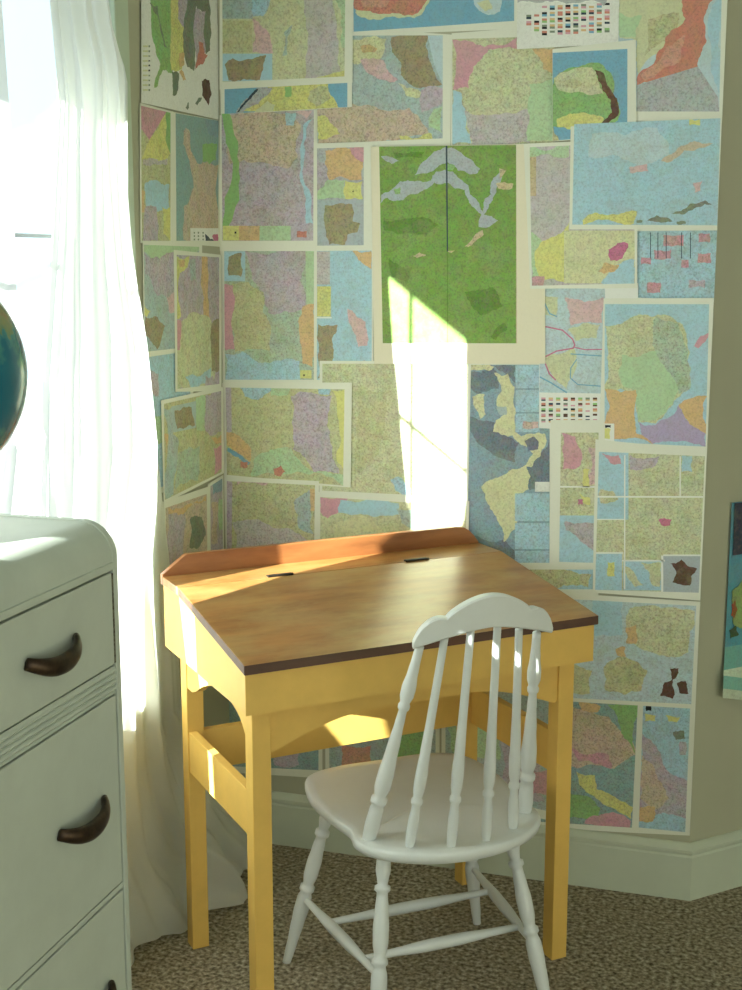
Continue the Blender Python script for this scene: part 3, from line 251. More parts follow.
('L',1,'white map with tall green and mauve relief landmass, top of the narrow window wall',0,[25739,20144,29731,20875,29576,17978,25597,17931],None,35,2,[(10,8,1,[26060,20203,27194,20411,27134,18730,26657,18718,26388,18359,26212,18297,26290,18512,26534,18818,26186,19313]),(28,9,1,[26108,19998,26484,19983,26949,19180,26754,19207,26471,19792]),(5,8,1,[27160,20404,27706,20504,27764,19753,27779,19214,27604,18848,27257,18769,27068,18750]),(17,9,1,[27499,20466,28200,20595,28159,19902,27730,19776,27464,19901]),(28,10,1,[28093,20575,28562,20661,28428,19597,28338,19294,28242,18903,27903,18945,27704,19346,27764,19753]),(17,9,1,[28469,20299,28947,20322,28919,19435,28397,19069,28282,19575]),(28,9,1,[28562,20661,29083,20756,29251,20374,29261,19872,29162,19470,28915,19361,28838,19718,28947,20322,28469,20299]),(25,7,1,[28536,19585,28794,19594,28856,19367,29044,19379,28730,19114,28317,18941,28440,19192,28561,19384]),(28,9,1,[27088,18752,27461,18758,27309,18299,27103,18253]),(19,6,1,[27463,18787,27604,18848,27816,18660,27660,18626]),(19,6,1,[27487,19173,27765,19212,27751,18982,27503,18892]),(22,10,1,[28671,18746,29088,18815,29201,18516,29018,18240,28835,18340,28668,18426]),(28,4,1,[28274,18205,28426,18324,28650,18379,28610,18315,28381,18172]),(28,4,1,[27751,18061,27915,18200,27943,18081,27833,18026]),(2,2,0,[29731,20875,29794,20887,29641,18015,29578,18009]),(28,0,2,[25999,19123,26074,19134,26072,19102,25997,19091]),(6,3,0,[25738,19085,25974,19119,25972,19087,25736,19052]),(28,0,2,[25992,19025,26068,19036,26065,19003,25990,18993]),(6,3,0,[25732,18988,25967,19022,25965,18989,25729,18955]),(28,0,2,[25986,18927,26061,18938,26059,18905,25983,18895]),(6,3,0,[25725,18891,25961,18924,25958,18891,25723,18858]),(30,0,2,[25979,18829,26054,18840,26052,18807,25977,18797]),(6,3,0,[25718,18793,25954,18826,25952,18793,25716,18761]),(30,0,2,[25972,18731,26048,18741,26045,18709,25970,18699]),(6,3,0,[25711,18696,25947,18728,25945,18695,25709,18664]),(30,0,2,[25965,18633,26041,18643,26039,18610,25963,18600]),(6,3,0,[25705,18599,25940,18630,25938,18597,25702,18566]),(28,0,2,[25959,18535,26034,18544,26032,18512,25957,18502]),(6,3,0,[25698,18501,25934,18532,25931,18499,25696,18469]),(28,0,2,[25952,18437,26027,18446,26025,18413,25950,18404]),(6,3,0,[25691,18404,25927,18433,25925,18401,25689,18371]),(28,0,2,[25945,18338,26021,18347,26018,18314,25943,18305]),(6,3,0,[25684,18306,25920,18335,25918,18302,25682,18274]),(28,0,2,[25939,18240,26014,18249,26012,18216,25936,18207]),(6,3,0,[25678,18209,25914,18237,25911,18204,25675,18176])]),
('L',0,'narrow yellow map with pink top corner and blue square, beside the window casing',0,[25550,17925,27166,17911,26987,15077,25397,15079],[25614,17872,27014,17874,26839,15140,25469,15121],7,8,[(5,7,1,[25983,17238,26812,17872,27032,17866,26957,17007,25580,16795]),(10,6,2,[26766,17867,27032,17866,26957,17007,26727,17273]),(3,7,0,[25594,17876,26812,17872,25950,17213,25574,17420]),(18,9,2,[25642,16800,26801,16882,26794,16767,25634,16690]),(12,4,1,[25668,16285,26052,16384,26867,16343,26836,15853,25698,15811]),(19,4,1,[25505,16156,25689,16143,25629,15719,25491,15698]),(17,9,1,[25633,15780,26207,15829,26223,15092,25523,15083]),(5,6,1,[26469,15839,26883,15854,26835,15100,26497,15268])]),
('L',0,'teal sea map with tan land, left of the room corner, under the white map',0,[27065,17901,29728,17969,29573,15037,26938,15098],[27266,17890,29610,17958,29462,15176,27144,15144],15,5,[(20,9,1,[27664,17554,27810,17631,27990,17554,28008,17144,28343,16901,29585,16954,29491,15196,27518,15168,27562,15880,28128,16350,27973,16787,27611,17259]),(10,4,2,[28666,17344,29514,17413,29415,17035,28643,16951]),(23,5,2,[28889,17965,29582,17942,29562,17571,29058,17589]),(35,2,0,[27892,15436,29506,15473,29481,14999,27865,14985]),(34,6,1,[28702,15322,28965,15218,29395,15194,29425,15005,29146,14965,28727,15091]),(29,6,1,[29085,15283,29443,15336,29441,15163,29230,15066]),(28,0,0,[28069,15356,28143,15357,28141,15321,28067,15319]),(28,0,0,[28065,15280,28138,15281,28136,15245,28063,15244]),(28,0,0,[28060,15205,28134,15206,28132,15169,28058,15168]),(28,0,0,[28291,15360,28365,15362,28363,15325,28289,15324]),(28,0,0,[28286,15284,28361,15285,28359,15249,28284,15248]),(28,0,0,[28282,15208,28356,15209,28354,15172,28280,15171]),(28,0,0,[28553,15365,28629,15367,28626,15330,28551,15329]),(28,0,0,[28548,15289,28624,15290,28622,15253,28546,15252]),(28,0,0,[28544,15212,28620,15213,28618,15176,28542,15175])]),
('L',1,'map with green top strip and brown wedge at its foot, on the window wall',0,[25469,15121,28479,15094,28342,12704,25372,12720],[25509,15039,28309,15024,28177,12761,25424,12801],16,7,[(9,4,1,[25489,15037,28384,15045,28365,14971,25486,14909]),(17,10,2,[25497,14887,26979,14895,26919,13954,26083,13960,25541,14439]),(4,7,1,[26529,13905,26924,14028,26895,13569,26656,13578]),(5,5,1,[25436,13821,25739,13641,25554,13528,25420,13590]),(21,10,1,[25478,13531,26053,13514,26176,13393,26423,13309,26256,13097,26007,12814,25697,13012,25454,13169])]),
('L',2,'mauve map with upright yellow and orange stripes, middle of the narrow window wall',0,[26928,14946,29563,14848,29391,11599,26832,11816],[27074,14838,29411,14789,29280,11779,26940,11874],17,9,[(5,6,1,[27063,14814,27746,14810,27638,14569,27206,14447,27216,13467,26977,13447]),(19,8,2,[27140,14719,27491,14720,27446,14570,27199,14557]),(16,9,2,[27705,14720,28070,14750,28043,14293,27750,14267]),(19,7,1,[28408,14806,28748,14782,28811,13151,28437,13340,28344,14351]),(8,8,1,[27209,13362,28861,13332,28887,11675,26891,11860,27028,12936]),(3,5,1,[26955,13433,27212,13401,27099,12721,26946,12730]),(21,10,1,[28894,13226,29136,13327,29426,13372,29360,12121,28833,12130]),(12,6,2,[27364,12116,28404,12134,28792,12208,28770,11814,27645,11827]),(17,8,2,[28463,12050,28911,12014,28897,11776,28449,11816])]),
('L',0,'plain blue sea map half hidden by the curtain edge',0,[25285,12810,27907,12869,27719,9675,25253,9631],[25369,12678,27732,12674,27558,9748,25312,9796],12,6,[(17,9,2,[25550,12504,26069,12272,26037,11789,25563,11931]),(4,7,2,[26962,12224,27679,12395,27643,11786,27173,11880]),(9,6,2,[25689,11437,26229,11377,26191,10790,25858,10735])]),
('L',3,'tilted olive map with brown blob inset and pink right edge, beside the curtain',0,[26069,11702,29487,11688,29437,9576,26067,9399],[26211,11610,29361,11602,29287,9624,26122,9479],7,8,[(16,7,2,[26184,11530,26744,11510,26625,10884,26924,10694,26561,9530,26162,9497]),(19,5,1,[26146,10944,26400,10912,26257,10433]),(31,8,2,[26847,10400,28056,10441,27883,9623,26682,9611]),(9,5,1,[27899,11576,28398,11579,28352,10773,27928,10814]),(17,8,1,[28435,11565,29485,11583,29368,10649,28702,10596,28330,10828]),(19,6,1,[28699,10543,29446,10596,29433,10340,28888,10411]),(3,6,1,[28816,10286,29434,10367,29424,9653,28846,9643]),(16,3,0,[26574,11513,27894,11504,27858,10885,26650,10921]),(21,10,1,[26738,11411,27145,11428,27643,11386,27703,11163,27812,10943,27293,10953,26860,10975,26757,11169])]),
('L',2,'slanting tan map with dark island inset, lowest sheet beside the curtain',0,[26020,9452,28616,9387,28465,5597,25951,6071],[26160,9291,28402,9228,28260,5655,26055,6088],20,8,[(17,9,2,[26307,9118,27243,9154,27086,7559,26219,7759]),(19,6,2,[26317,9268,28365,9196,28358,9063,26307,9118]),(28,10,1,[27402,8784,27712,8832,28083,8725,28286,8254,27789,8016,27363,8132,27509,8526])]),
('L',1,'thin strip of mauve map in the room corner above the desk backboard',0,[28502,9454,29435,9527,29311,5359,28395,5415],[28556,9372,29369,9450,29252,5428,28398,5465],17,8,[(23,6,1,[28766,9373,29414,9461,29398,9159,28819,9146]),(9,7,2,[29144,8980,29414,8934,29373,8159,29103,8212]),(20,8,2,[28677,8953,29072,8883,29019,7895,28623,7977])])]
# ------------------------------------------------------------------ materials
M_wall = mat('wall_paint', rgb(178, 178, 154), 0.75, 0.25, var=0.04, vscale=3, bump=0.05, bscale=90)
M_ceil = mat('ceiling_paint', rgb(225, 226, 215), 0.85, 0.2, var=0.03)
M_trim = mat('white_trim_paint', rgb(196, 204, 184), 0.45, 0.4, var=0.05, vscale=8)
M_case = mat('casing_paint', rgb(190, 204, 182), 0.5, 0.4, var=0.04, vscale=8)
M_yellow = mat('yellow_paint', rgb(228, 186, 96), 0.48, 0.4, var=0.10, vscale=9, bump=0.04, bscale=40)
M_white = mat('chair_white_paint', rgb(218, 222, 220), 0.38, 0.5, var=0.04, vscale=14)
M_dress = mat('dresser_paint', rgb(186, 194, 182), 0.45, 0.45, var=0.07, vscale=12, bump=0.05, bscale=25)
M_dark = mat('gap_shadow_wood', rgb(60, 48, 34), 0.8, 0.2, var=0.3, vscale=60)
M_chip = mat('chipped_paint', rgb(120, 118, 96), 0.7, 0.3, vscale=160, col2=rgb(48, 36, 24))
M_bronze = mat('dark_bronze', rgb(78, 62, 48), 0.38, 0.5, var=0.5, vscale=50, metal=0.75)
M_iron = mat('black_iron', rgb(34, 28, 22), 0.5, 0.5, var=0.2, vscale=80)
M_sash = mat('sash_paint', rgb(140, 150, 158), 0.5, 0.4, var=0.05)

def wood(name, c_light, c_dark, c_worn, rough=0.3, worn=True):
    m = bpy.data.materials.new(name)
    m.use_nodes = True
    nt = m.node_tree; L = nt.links
    b = nt.nodes['Principled BSDF']
    tc = nt.nodes.new('ShaderNodeTexCoord')
    mp = nt.nodes.new('ShaderNodeMapping'); mp.inputs['Scale'].default_value = (2.5, 13, 13)
    L.new(tc.outputs['Object'], mp.inputs['Vector'])
    n1 = nt.nodes.new('ShaderNodeTexNoise'); n1.inputs['Scale'].default_value = 2.2; n1.inputs['Detail'].default_value = 8; n1.inputs['Roughness'].default_value = 0.6
    L.new(mp.outputs['Vector'], n1.inputs['Vector'])
    r1 = nt.nodes.new('ShaderNodeValToRGB')
    r1.color_ramp.elements[0].position = 0.34; r1.color_ramp.elements[0].color = c_dark
    r1.color_ramp.elements[1].position = 0.66; r1.color_ramp.elements[1].color = c_light
    L.new(n1.outputs['Fac'], r1.inputs['Fac'])
    col = r1.outputs['Color']
    if worn:
        n2 = nt.nodes.new('ShaderNodeTexNoise'); n2.inputs['Scale'].default_value = 5.5; n2.inputs['Detail'].default_value = 9; n2.inputs['Roughness'].default_value = 0.7
        mp2 = nt.nodes.new('ShaderNodeMapping'); mp2.inputs['Scale'].default_value = (1, 2.2, 1); mp2.inputs['Location'].default_value = (1.3, 0.4, 0)
        L.new(tc.outputs['Object'], mp2.inputs['Vector']); L.new(mp2.outputs['Vector'], n2.inputs['Vector'])
        r2 = nt.nodes.new('ShaderNodeValToRGB')
        r2.color_ramp.elements[0].position = 0.44; r2.color_ramp.elements[0].color = (0, 0, 0, 1)
        r2.color_ramp.elements[1].position = 0.72; r2.color_ramp.elements[1].color = (0.75, 0.75, 0.75, 1)
        L.new(n2.outputs['Fac'], r2.inputs['Fac'])
        mx = nt.nodes.new('ShaderNodeMix'); mx.data_type = 'RGBA'
        L.new(r2.outputs['Color'], mx.inputs['Factor'])
        L.new(col, mx.inputs[6]); mx.inputs[7].default_value = c_worn
        col = mx.outputs[2]
    L.new(col, b.inputs['Base Color'])
    b.inputs['Roughness'].default_value = rough
    b.inputs['Specular IOR Level'].default_value = 0.5
    bp = nt.nodes.new('ShaderNodeBump'); bp.inputs['Strength'].default_value = 0.12; bp.inputs['Distance'].default_value = 0.002
    L.new(n1.outputs['Fac'], bp.inputs['Height']); L.new(bp.outputs['Normal'], b.inputs['Normal'])
    return m

M_lid = wood('desk_lid_wood', rgb(172, 120, 64), rgb(142, 94, 48), rgb(178, 152, 98), 0.29)
M_edge = wood('desk_edge_wood', rgb(96, 60, 42), rgb(66, 40, 30), rgb(96, 70, 50), 0.5)
M_back = wood('desk_backboard_wood', rgb(164, 106, 60), rgb(134, 82, 44), rgb(170, 120, 70), 0.34, worn=False)

def carpet():
    m = bpy.data.materials.new('looped_carpet')
    m.use_nodes = True
    nt = m.node_tree; L = nt.links
    b = nt.nodes['Principled BSDF']; b.inputs['Roughness'].default_value = 0.95; b.inputs['Specular IOR Level'].default_value = 0.1
    tc = nt.nodes.new('ShaderNodeTexCoord')
    v = nt.nodes.new('ShaderNodeTexVoronoi'); v.inputs['Scale'].default_value = 110
    L.new(tc.outputs['Object'], v.inputs['Vector'])
    n = nt.nodes.new('ShaderNodeTexNoise'); n.inputs['Scale'].default_value = 100; n.inputs['Detail'].default_value = 3
    L.new(tc.outputs['Object'], n.inputs['Vector'])
    r = nt.nodes.new('ShaderNodeValToRGB')
    e = r.color_ramp.elements
    e[0].position = 0.30; e[0].color = rgb(84, 76, 62)
    e[1].position = 0.72; e[1].color = rgb(196, 188, 166)
    k = e.new(0.5); k.color = rgb(146, 136, 114)
    L.new(n.outputs['Fac'], r.inputs['Fac'])
    L.new(r.outputs['Color'], b.inputs['Base Color'])
    bp = nt.nodes.new('ShaderNodeBump'); bp.inputs['Strength'].default_value = 0.6; bp.inputs['Distance'].default_value = 0.006; bp.invert = True
    L.new(v.outputs['Distance'], bp.inputs['Height']); L.new(bp.outputs['Normal'], b.inputs['Normal'])
    return m
M_carpet = carpet()

def printed():
    """printed paper: flat ink colours from the sheet's own colour attribute, broken up by fine lettering-like specks"""
    m = bpy.data.materials.new('printed_map_paper')
    m.use_nodes = True
    nt = m.node_tree; L = nt.links
    b = nt.nodes['Principled BSDF']; b.inputs['Roughness'].default_value = 0.62; b.inputs['Specular IOR Level'].default_value = 0.25
    at = nt.nodes.new('ShaderNodeAttribute'); at.attribute_name = 'Ink'
    tc = nt.nodes.new('ShaderNodeTexCoord')
    def nz(sc, det, ro, p0, p1):
        n = nt.nodes.new('ShaderNodeTexNoise'); n.inputs['Scale'].default_value = sc; n.inputs['Detail'].default_value = det; n.inputs['Roughness'].default_value = ro
        L.new(tc.outputs['Object'], n.inputs['Vector'])
        r = nt.nodes.new('ShaderNodeMapRange'); r.inputs['From Min'].default_value = p0; r.inputs['From Max'].default_value = p1
        L.new(n.outputs['Fac'], r.inputs['Value'])
        return r.outputs['Result']
    def mul(a, bb):
        k = nt.nodes.new('ShaderNodeMath'); k.operation = 'MULTIPLY'
        for i, s in enumerate((a, bb)):
            if isinstance(s, (int, float)): k.inputs[i].default_value = s
            else: L.new(s, k.inputs[i])
        return k.outputs[0]
    def mix(fac, ca, cb, mode='MIX'):
        x = nt.nodes.new('ShaderNodeMix'); x.data_type = 'RGBA'; x.blend_type = mode
        L.new(fac, x.inputs['Factor'])
        L.new(ca, x.inputs[6])
        if isinstance(cb, tuple): x.inputs[7].default_value = cb
        else: L.new(cb, x.inputs[7])
        return x.outputs[2]
    fine = nz(210, 2.0, 0.6, 0.50, 0.66)
    mid = nz(75, 3.0, 0.7, 0.48, 0.66)
    big = nz(17, 5.0, 0.7, 0.50, 0.62)
    col = at.outputs['Color']
    sp = at.outputs['Alpha']
    col = mix(mul(mul(big, sp), 0.30), col, rgb(160, 168, 120))
    col = mix(mul(mul(mid, sp), 0.26), col, rgb(150, 122, 118))
    col = mix(mul(mul(fine, sp), 0.42), col, rgb(84, 84, 76))
    hue = nt.nodes.new('ShaderNodeTexNoise'); hue.inputs['Scale'].default_value = 30; hue.inputs['Detail'].default_value = 6; hue.inputs['Roughness'].default_value = 0.8
    L.new(tc.outputs['Object'], hue.inputs['Vector'])
    col = mix(mul(sp, 0.75), col, hue.outputs['Color'], 'SOFT_LIGHT')
    vo = nt.nodes.new('ShaderNodeTexVoronoi'); vo.feature = 'DISTANCE_TO_EDGE'; vo.inputs['Scale'].default_value = 85
    dn = nt.nodes.new('ShaderNodeVectorMath'); dn.operation = 'SCALE'; dn.inputs['Scale'].default_value = 0.03
    L.new(hue.outputs['Color'], dn.inputs[0])
    da = nt.nodes.new('ShaderNodeVectorMath'); da.operation = 'ADD'
    L.new(tc.outputs['Object'], da.inputs[0]); L.new(dn.outputs[0], da.inputs[1]); L.new(da.outputs[0], vo.inputs['Vector'])
    rr = nt.nodes.new('ShaderNodeMapRange'); rr.inputs['From Min'].default_value = 0.09; rr.inputs['From Max'].default_value = 0.03
    L.new(vo.outputs['Distance'], rr.inputs['Value'])
    col = mix(mul(mul(rr.outputs['Result'], sp), 0.20), col, rgb(120, 84, 84))
    L.new(col, b.inputs['Base Color'])
    return m
M_print = printed()

# ------------------------------------------------------------------ room shell
def struct(name, o):
    o.name = name; o['kind'] = 'structure'
    return o

bm = bmesh.new()
Y2 = YW + 0.75; X2 = XR + 0.75
prism(bm, [(XL - 0.12, -2.3), (2.5, -2.3), (2.5, Y2 + 0.1), (X2, Y2 + 0.1), (XR, YW + 0.10), (XL - 0.12, YW + 0.12)], 'z', -0.08, 0.0)
struct('floor', link_bm('floor', bm, M_carpet))
bm = bmesh.new()
prism(bm, [(XL - 0.12, -2.3), (2.5, -2.3), (2.5, Y2 + 0.1), (X2, Y2 + 0.1), (XR, YW + 0.12), (XL - 0.12, YW + 0.12)], 'z', HC, HC + 0.08)
struct('ceiling', link_bm('ceiling', bm, M_ceil))

# window wall, with its opening
WY0, WY1, WZ0, WZ1 = 0.20, 2.438, 0.52, 2.20
bm = bmesh.new()
box(bm, XL - 0.12, XL, -2.2, WY0, 0, HC)
box(bm, XL - 0.12, XL, WY1, YW, 0, HC)
box(bm, XL - 0.12, XL, WY0, WY1, 0, WZ0)
box(bm, XL - 0.12, XL, WY0, WY1, WZ1, HC)
struct('wall_left', link_bm('wall_left', bm, M_wall))
bm = bmesh.new()
prism(bm, [(XL - 0.12, YW), (XR, YW), (XR - 0.05, YW + 0.12), (XL - 0.12, YW + 0.12)], 'z', 0, HC)
struct('wall_back', link_bm('wall_back', bm, M_wall))
bm = bmesh.new()
prism(bm, [(XR, YW), (X2, Y2), (X2 - 0.085, Y2 + 0.085), (XR - 0.05, YW + 0.12)], 'z', 0, HC)
struct('wall_right', link_bm('wall_right', bm, M_wall))
bm = bmesh.new()
box(bm, X2, 2.5, Y2, Y2 + 0.1, 0, HC)
struct('wall_alcove', link_bm('wall_alcove', bm, M_wall))
bm = bmesh.new()
for q in ((-2.2, -0.6, 0, HC), (1.0, Y2, 0, HC), (-0.6, 1.0, 0, 0.8), (-0.6, 1.0, 2.2, HC)):  # opening added in this unseen wall to go with the side fill light
    box(bm, 2.4, 2.5, q[0], q[1], q[2], q[3])
struct('wall_far_right', link_bm('wall_far_right', bm, M_wall))
bm = bmesh.new()
for q in ((XL - 0.12, -0.25, 0, HC), (2.05, 2.5, 0, HC), (-0.25, 2.05, 0, 0.7), (-0.25, 2.05, 2.2, HC)):  # opening added in this unseen wall to go with the rear fill light
    box(bm, q[0], q[1], -2.3, -2.2, q[2], q[3])
struct('wall_rear', link_bm('wall_rear', bm, M_wall))

# baseboards, mitred at the corners
PROF = [(0, 0), (0.017, 0), (0.017, 0.106), (0.0145, 0.110), (0.0145, 0.113), (0.0185, 0.117), (0.0185, 0.124), (0.013, 0.129), (0.009, 0.1335), (0.004, HB), (0, HB)]
def baseboard(name, fa, fb):
    bm = bmesh.new()
    A = [bm.verts.new((*fa(d), z)) for d, z in PROF]; B = [bm.verts.new((*fb(d), z)) for d, z in PROF]
    n = len(PROF)
    bm.faces.new(A); bm.faces.new(B[::-1])
    for i in range(n):
        bm.faces.new((A[i], B[i], B[(i + 1) % n], A[(i + 1) % n]))
    struct(name, link_bm(name, bm, M_trim))
e = 0.0005
baseboard('baseboard_left', lambda d: (XL + d + e, -2.2), lambda d: (XL + d + e, YW - d - e))
baseboard('baseboard_back', lambda d: (XL + d + e, YW - d - e), lambda d: (XR + 0.414 * d, YW - d - e))
baseboard('baseboard_right', lambda d: (XR + 0.414 * d, YW - d - e), lambda d: (X2 + 0.9 * d, Y2 - 0.5 * d))

# window with casing, sashes and glass
win = empty('window_1', (XL, 0, 0)); win['kind'] = 'structure'
bm = bmesh.new()
CW = 0.055
box(bm, 0.0005, 0.016, WY1 - 0.004, WY1 + CW, WZ0 - 0.06, WZ1 + CW, 0.003)
box(bm, 0.0005, 0.016, WY0 - CW, WY0 + 0.004, WZ0 - 0.06, WZ1 + CW, 0.003)
box(bm, 0.0005, 0.015, WY0 + 0.004, WY1 - 0.004, WZ1 - 0.004, WZ1 + CW, 0.003)
link_bm('casing', bm, M_case, win)
bm = bmesh.new()
box(bm, -0.11, 0.028, WY0 + 0.004, WY1 - 0.004, WZ0 - 0.001, WZ0 + 0.022, 0.004)
link_bm('window_sill', bm, M_case, win)
bm = bmesh.new()
for a, b_, c, d in ((WY0, WY0 + 0.035, WZ0 + 0.022, WZ1), (WY1 - 0.010, WY1 - 0.0005, WZ0 + 0.022, WZ1), (WY0 + 0.035, WY1 - 0.010, WZ1 - 0.03, WZ1), (WY0 + 0.035, WY1 - 0.010, WZ0 + 0.022, WZ0 + 0.05)):
    box(bm, -0.085, -0.05, a + 0.0005, b_, c, d - 0.0005)
link_bm('window_frame', bm, M_sash, win)
bm = bmesh.new()
box(bm, -0.075, -0.068, WY0 + 0.035, WY1 - 0.010, 1.514, 1.521)
link_bm('glazing_bar', bm, M_sash, win)
bm = bmesh.new()
box(bm, -0.075, -0.069, 2.006, 2.013, WZ0 + 0.05, 1.514)
box(bm, -0.075, -0.069, 2.006, 2.013, 1.521, WZ1 - 0.03)
link_bm('glazing_bar', bm, M_sash, win)
glass = bpy.data.materials.new('window_glass'); glass.use_nodes = True
nt = glass.node_tree; nt.nodes.clear()
_o = nt.nodes.new('ShaderNodeOutputMaterial'); _m = nt.nodes.new('ShaderNodeMixShader'); _t = nt.nodes.new('ShaderNodeBsdfTransparent'); _g = nt.nodes.new('ShaderNodeBsdfGlossy')
_t.inputs['Color'].default_value = (0.95, 0.98, 0.98, 1); _g.inputs['Roughness'].default_value = 0.02
_m.inputs['Fac'].default_value = 0.05
nt.links.new(_t.outputs[0], _m.inputs[1]); nt.links.new(_g.outputs[0], _m.inputs[2]); nt.links.new(_m.outputs[0], _o.inputs['Surface'])
bm = bmesh.new()
box(bm, -0.0785, -0.0755, WY0 + 0.036, WY1 - 0.011, WZ0 + 0.051, WZ1 - 0.031)
link_bm('pane', bm, glass, win)

# eave of the roof outside, whose edge cuts the top of the sun patch
bm = bmesh.new()
prism(bm, [(XL - 0.1215, 2.245), (XL - 0.45, 2.113), (XL - 0.45, 2.20), (XL - 0.1215, 2.33)], 'y', -1.0, 4.2)
struct('trim_1', link_bm('trim_1', bm, M_case))

# ------------------------------------------------------------------ map sheets pasted on the walls
def clip(poly, quad):
    """Sutherland-Hodgman against a convex quad"""
    area2 = sum(quad[i][0] * quad[(i + 1) % 4][1] - quad[(i + 1) % 4][0] * quad[i][1] for i in range(4))
    sg = 1 if area2 > 0 else -1
    out = poly
    for i in range(4):
        a, b_ = quad[i], quad[(i + 1) % 4]
        def side(p): return sg * ((b_[0] - a[0]) * (p[1] - a[1]) - (b_[1] - a[1]) * (p[0] - a[0]))
        new = []
        for j in range(len(out)):
            p, q = out[j - 1], out[j]
            sp_, sq = side(p), side(q)
            if (sp_ >= 0) != (sq >= 0):
                t = sp_ / (sp_ - sq)
                new.append((p[0] + (q[0] - p[0]) * t, p[1] + (q[1] - p[1]) * t))
            if sq >= 0: new.append(q)
        out = new
        if len(out) < 3: return []
    return out

def jitter(poly, j, rnd):
    if not j: return poly
    for lev in range(4):
        res = []
        for i in range(len(poly)):
            p, q = poly[i], poly[(i + 1) % len(poly)]
            dx, dy = q[0] - p[0], q[1] - p[1]
            if math.hypot(dx, dy) < 0.006:
                res.append(p); continue
            k = rnd.uniform(-1, 1) * 0.13
            res.append(p); res.append(((p[0] + q[0]) / 2 - dy * k, (p[1] + q[1]) / 2 + dx * k))
        poly = res
    return poly

def pairs(l): return [(l[i] / 1e4, l[i + 1] / 1e4) for i in range(0, len(l), 2)]
R2 = math.sqrt(0.5)
def on_wall(wall, a, z, h):
    if wall == 'B': return (a, YW - h, z)
    if wall == 'L': return (XL + h, a, z)
    return (XR + a * R2 + h * R2, YW + a * R2 - h * R2, z)

M_paper_edge = mat('paper_edge', rgb(214, 216, 196), 0.7, 0.2, var=0.05, vscale=30)

def sheet(idx, wall, lvl, label, pcol, paper, prt, base, bsp, feats):
    rnd = random.Random(idx * 7 + 3)
    bm = bmesh.new()
    lay = bm.loops.layers.float_color.new('Ink')
    def face(poly, h, ci, sp):
        vs = [bm.verts.new(on_wall(wall, a, z, h)) for a, z in poly]
        r, g, b_ = PALETTE[ci]
        tris = [range(len(poly))] if len(poly) == 4 else tessellate_polygon([[Vector((a, z, 0)) for a, z in poly]])
        for t in tris:
            if len(t) == 3:
                (ax_, ay_), (bx_, by_), (cx_, cy_) = (poly[i] for i in t)
                if abs((bx_ - ax_) * (cy_ - ay_) - (by_ - ay_) * (cx_ - ax_)) < 1e-9: continue
            try: f = bm.faces.new([vs[i] for i in t])
            except ValueError: continue
            for lp in f.loops: lp[lay] = (lin(r), lin(g), lin(b_), sp / 10.0)
    h0 = 0.0006 + RANK[idx] * 0.00016
    P = pairs(paper)
    # the paper itself: a thin slab with its edges
    lo = [bm.verts.new(on_wall(wall, a, z, h0 - 0.00012)) for a, z in P]
    hi = [bm.verts.new(on_wall(wall, a, z, h0)) for a, z in P]
    fs = [bm.faces.new(lo), bm.faces.new(hi)] + [bm.faces.new((lo[i], hi[i], hi[(i + 1) % 4], lo[(i + 1) % 4])) for i in range(4)]
    r, g, b_ = PALETTE[pcol]
    for f in fs:
        for lp in f.loops: lp[lay] = (lin(r), lin(g), lin(b_), 0.05)
    Q = pairs(prt) if prt else P
    h = h0 + 0.00001
    if prt: face(Q, h, base, bsp)
    elif base != pcol: face(P, h, base, bsp)
    same = 0
    for ci, sp, j, pts in feats:
        h += 0.000006 if (j or sp) else 0.0
        poly = clip(jitter(pairs(pts), j, rnd), Q)
        if len(poly) >= 3: face(poly, h, ci, sp)
    bmesh.ops.recalc_face_normals(bm, faces=fs)
    out = Vector({'B': (0, -1, 0), 'L': (1, 0, 0), 'R': (R2, -R2, 0)}[wall])
    bm.normal_update()
    for f in bm.faces:
        if f not in fs and f.normal.dot(out) < 0: f.normal_flip()
    me = bpy.data.meshes.new('map_sheet')
    bm.to_mesh(me); bm.free()
    me.materials.append(M_print)
    o = bpy.data.objects.new('map_sheet', me)
    C.objects.link(o)
    tag(o, label, 'map', 'maps papering the two walls')
    return o

RANK = {i: k for k, i in enumerate(sorted(range(len(SHEETS)), key=lambda i: (SHEETS[i][1], i)))}
for i, s in enumerate(SHEETS):
    sheet(i, *s)

# turquoise poster hanging on the slanting right wall, its lower end curling forward
bm = bmesh.new()
lay = bm.loops.layers.float_color.new('Ink')
PZ = [(0.936, 0.006), (0.75, 0.006), (0.60, 0.007), (0.548, 0.012), (0.535, 0.022), (0.505, 0.026), (0.482, 0.022)]
def ppt(a, k, off=0.0):
    z, h = PZ[k]
    a -= (h - 0.006) * 0.9
    return on_wall('R', a, z - (a - 0.075) * 0.25 * (k > 3), h + off)
def ink(f, c, sp=0.4):
    r, g, b_ = c
    for lp in f.loops: lp[lay] = (lin(r), lin(g), lin(b_), sp)
cols = [(96, 158, 176), (92, 160, 172), (120, 180, 168), (206, 222, 196), (134, 190, 174), (204, 216, 190)]
A0, A1 = 0.073, 0.44
for k in range(len(PZ) - 1):
    f = bm.faces.new([bm.verts.new(p) for p in (ppt(A0, k), ppt(A1, k), ppt(A1, k + 1), ppt(A0, k + 1))]); ink(f, cols[k])
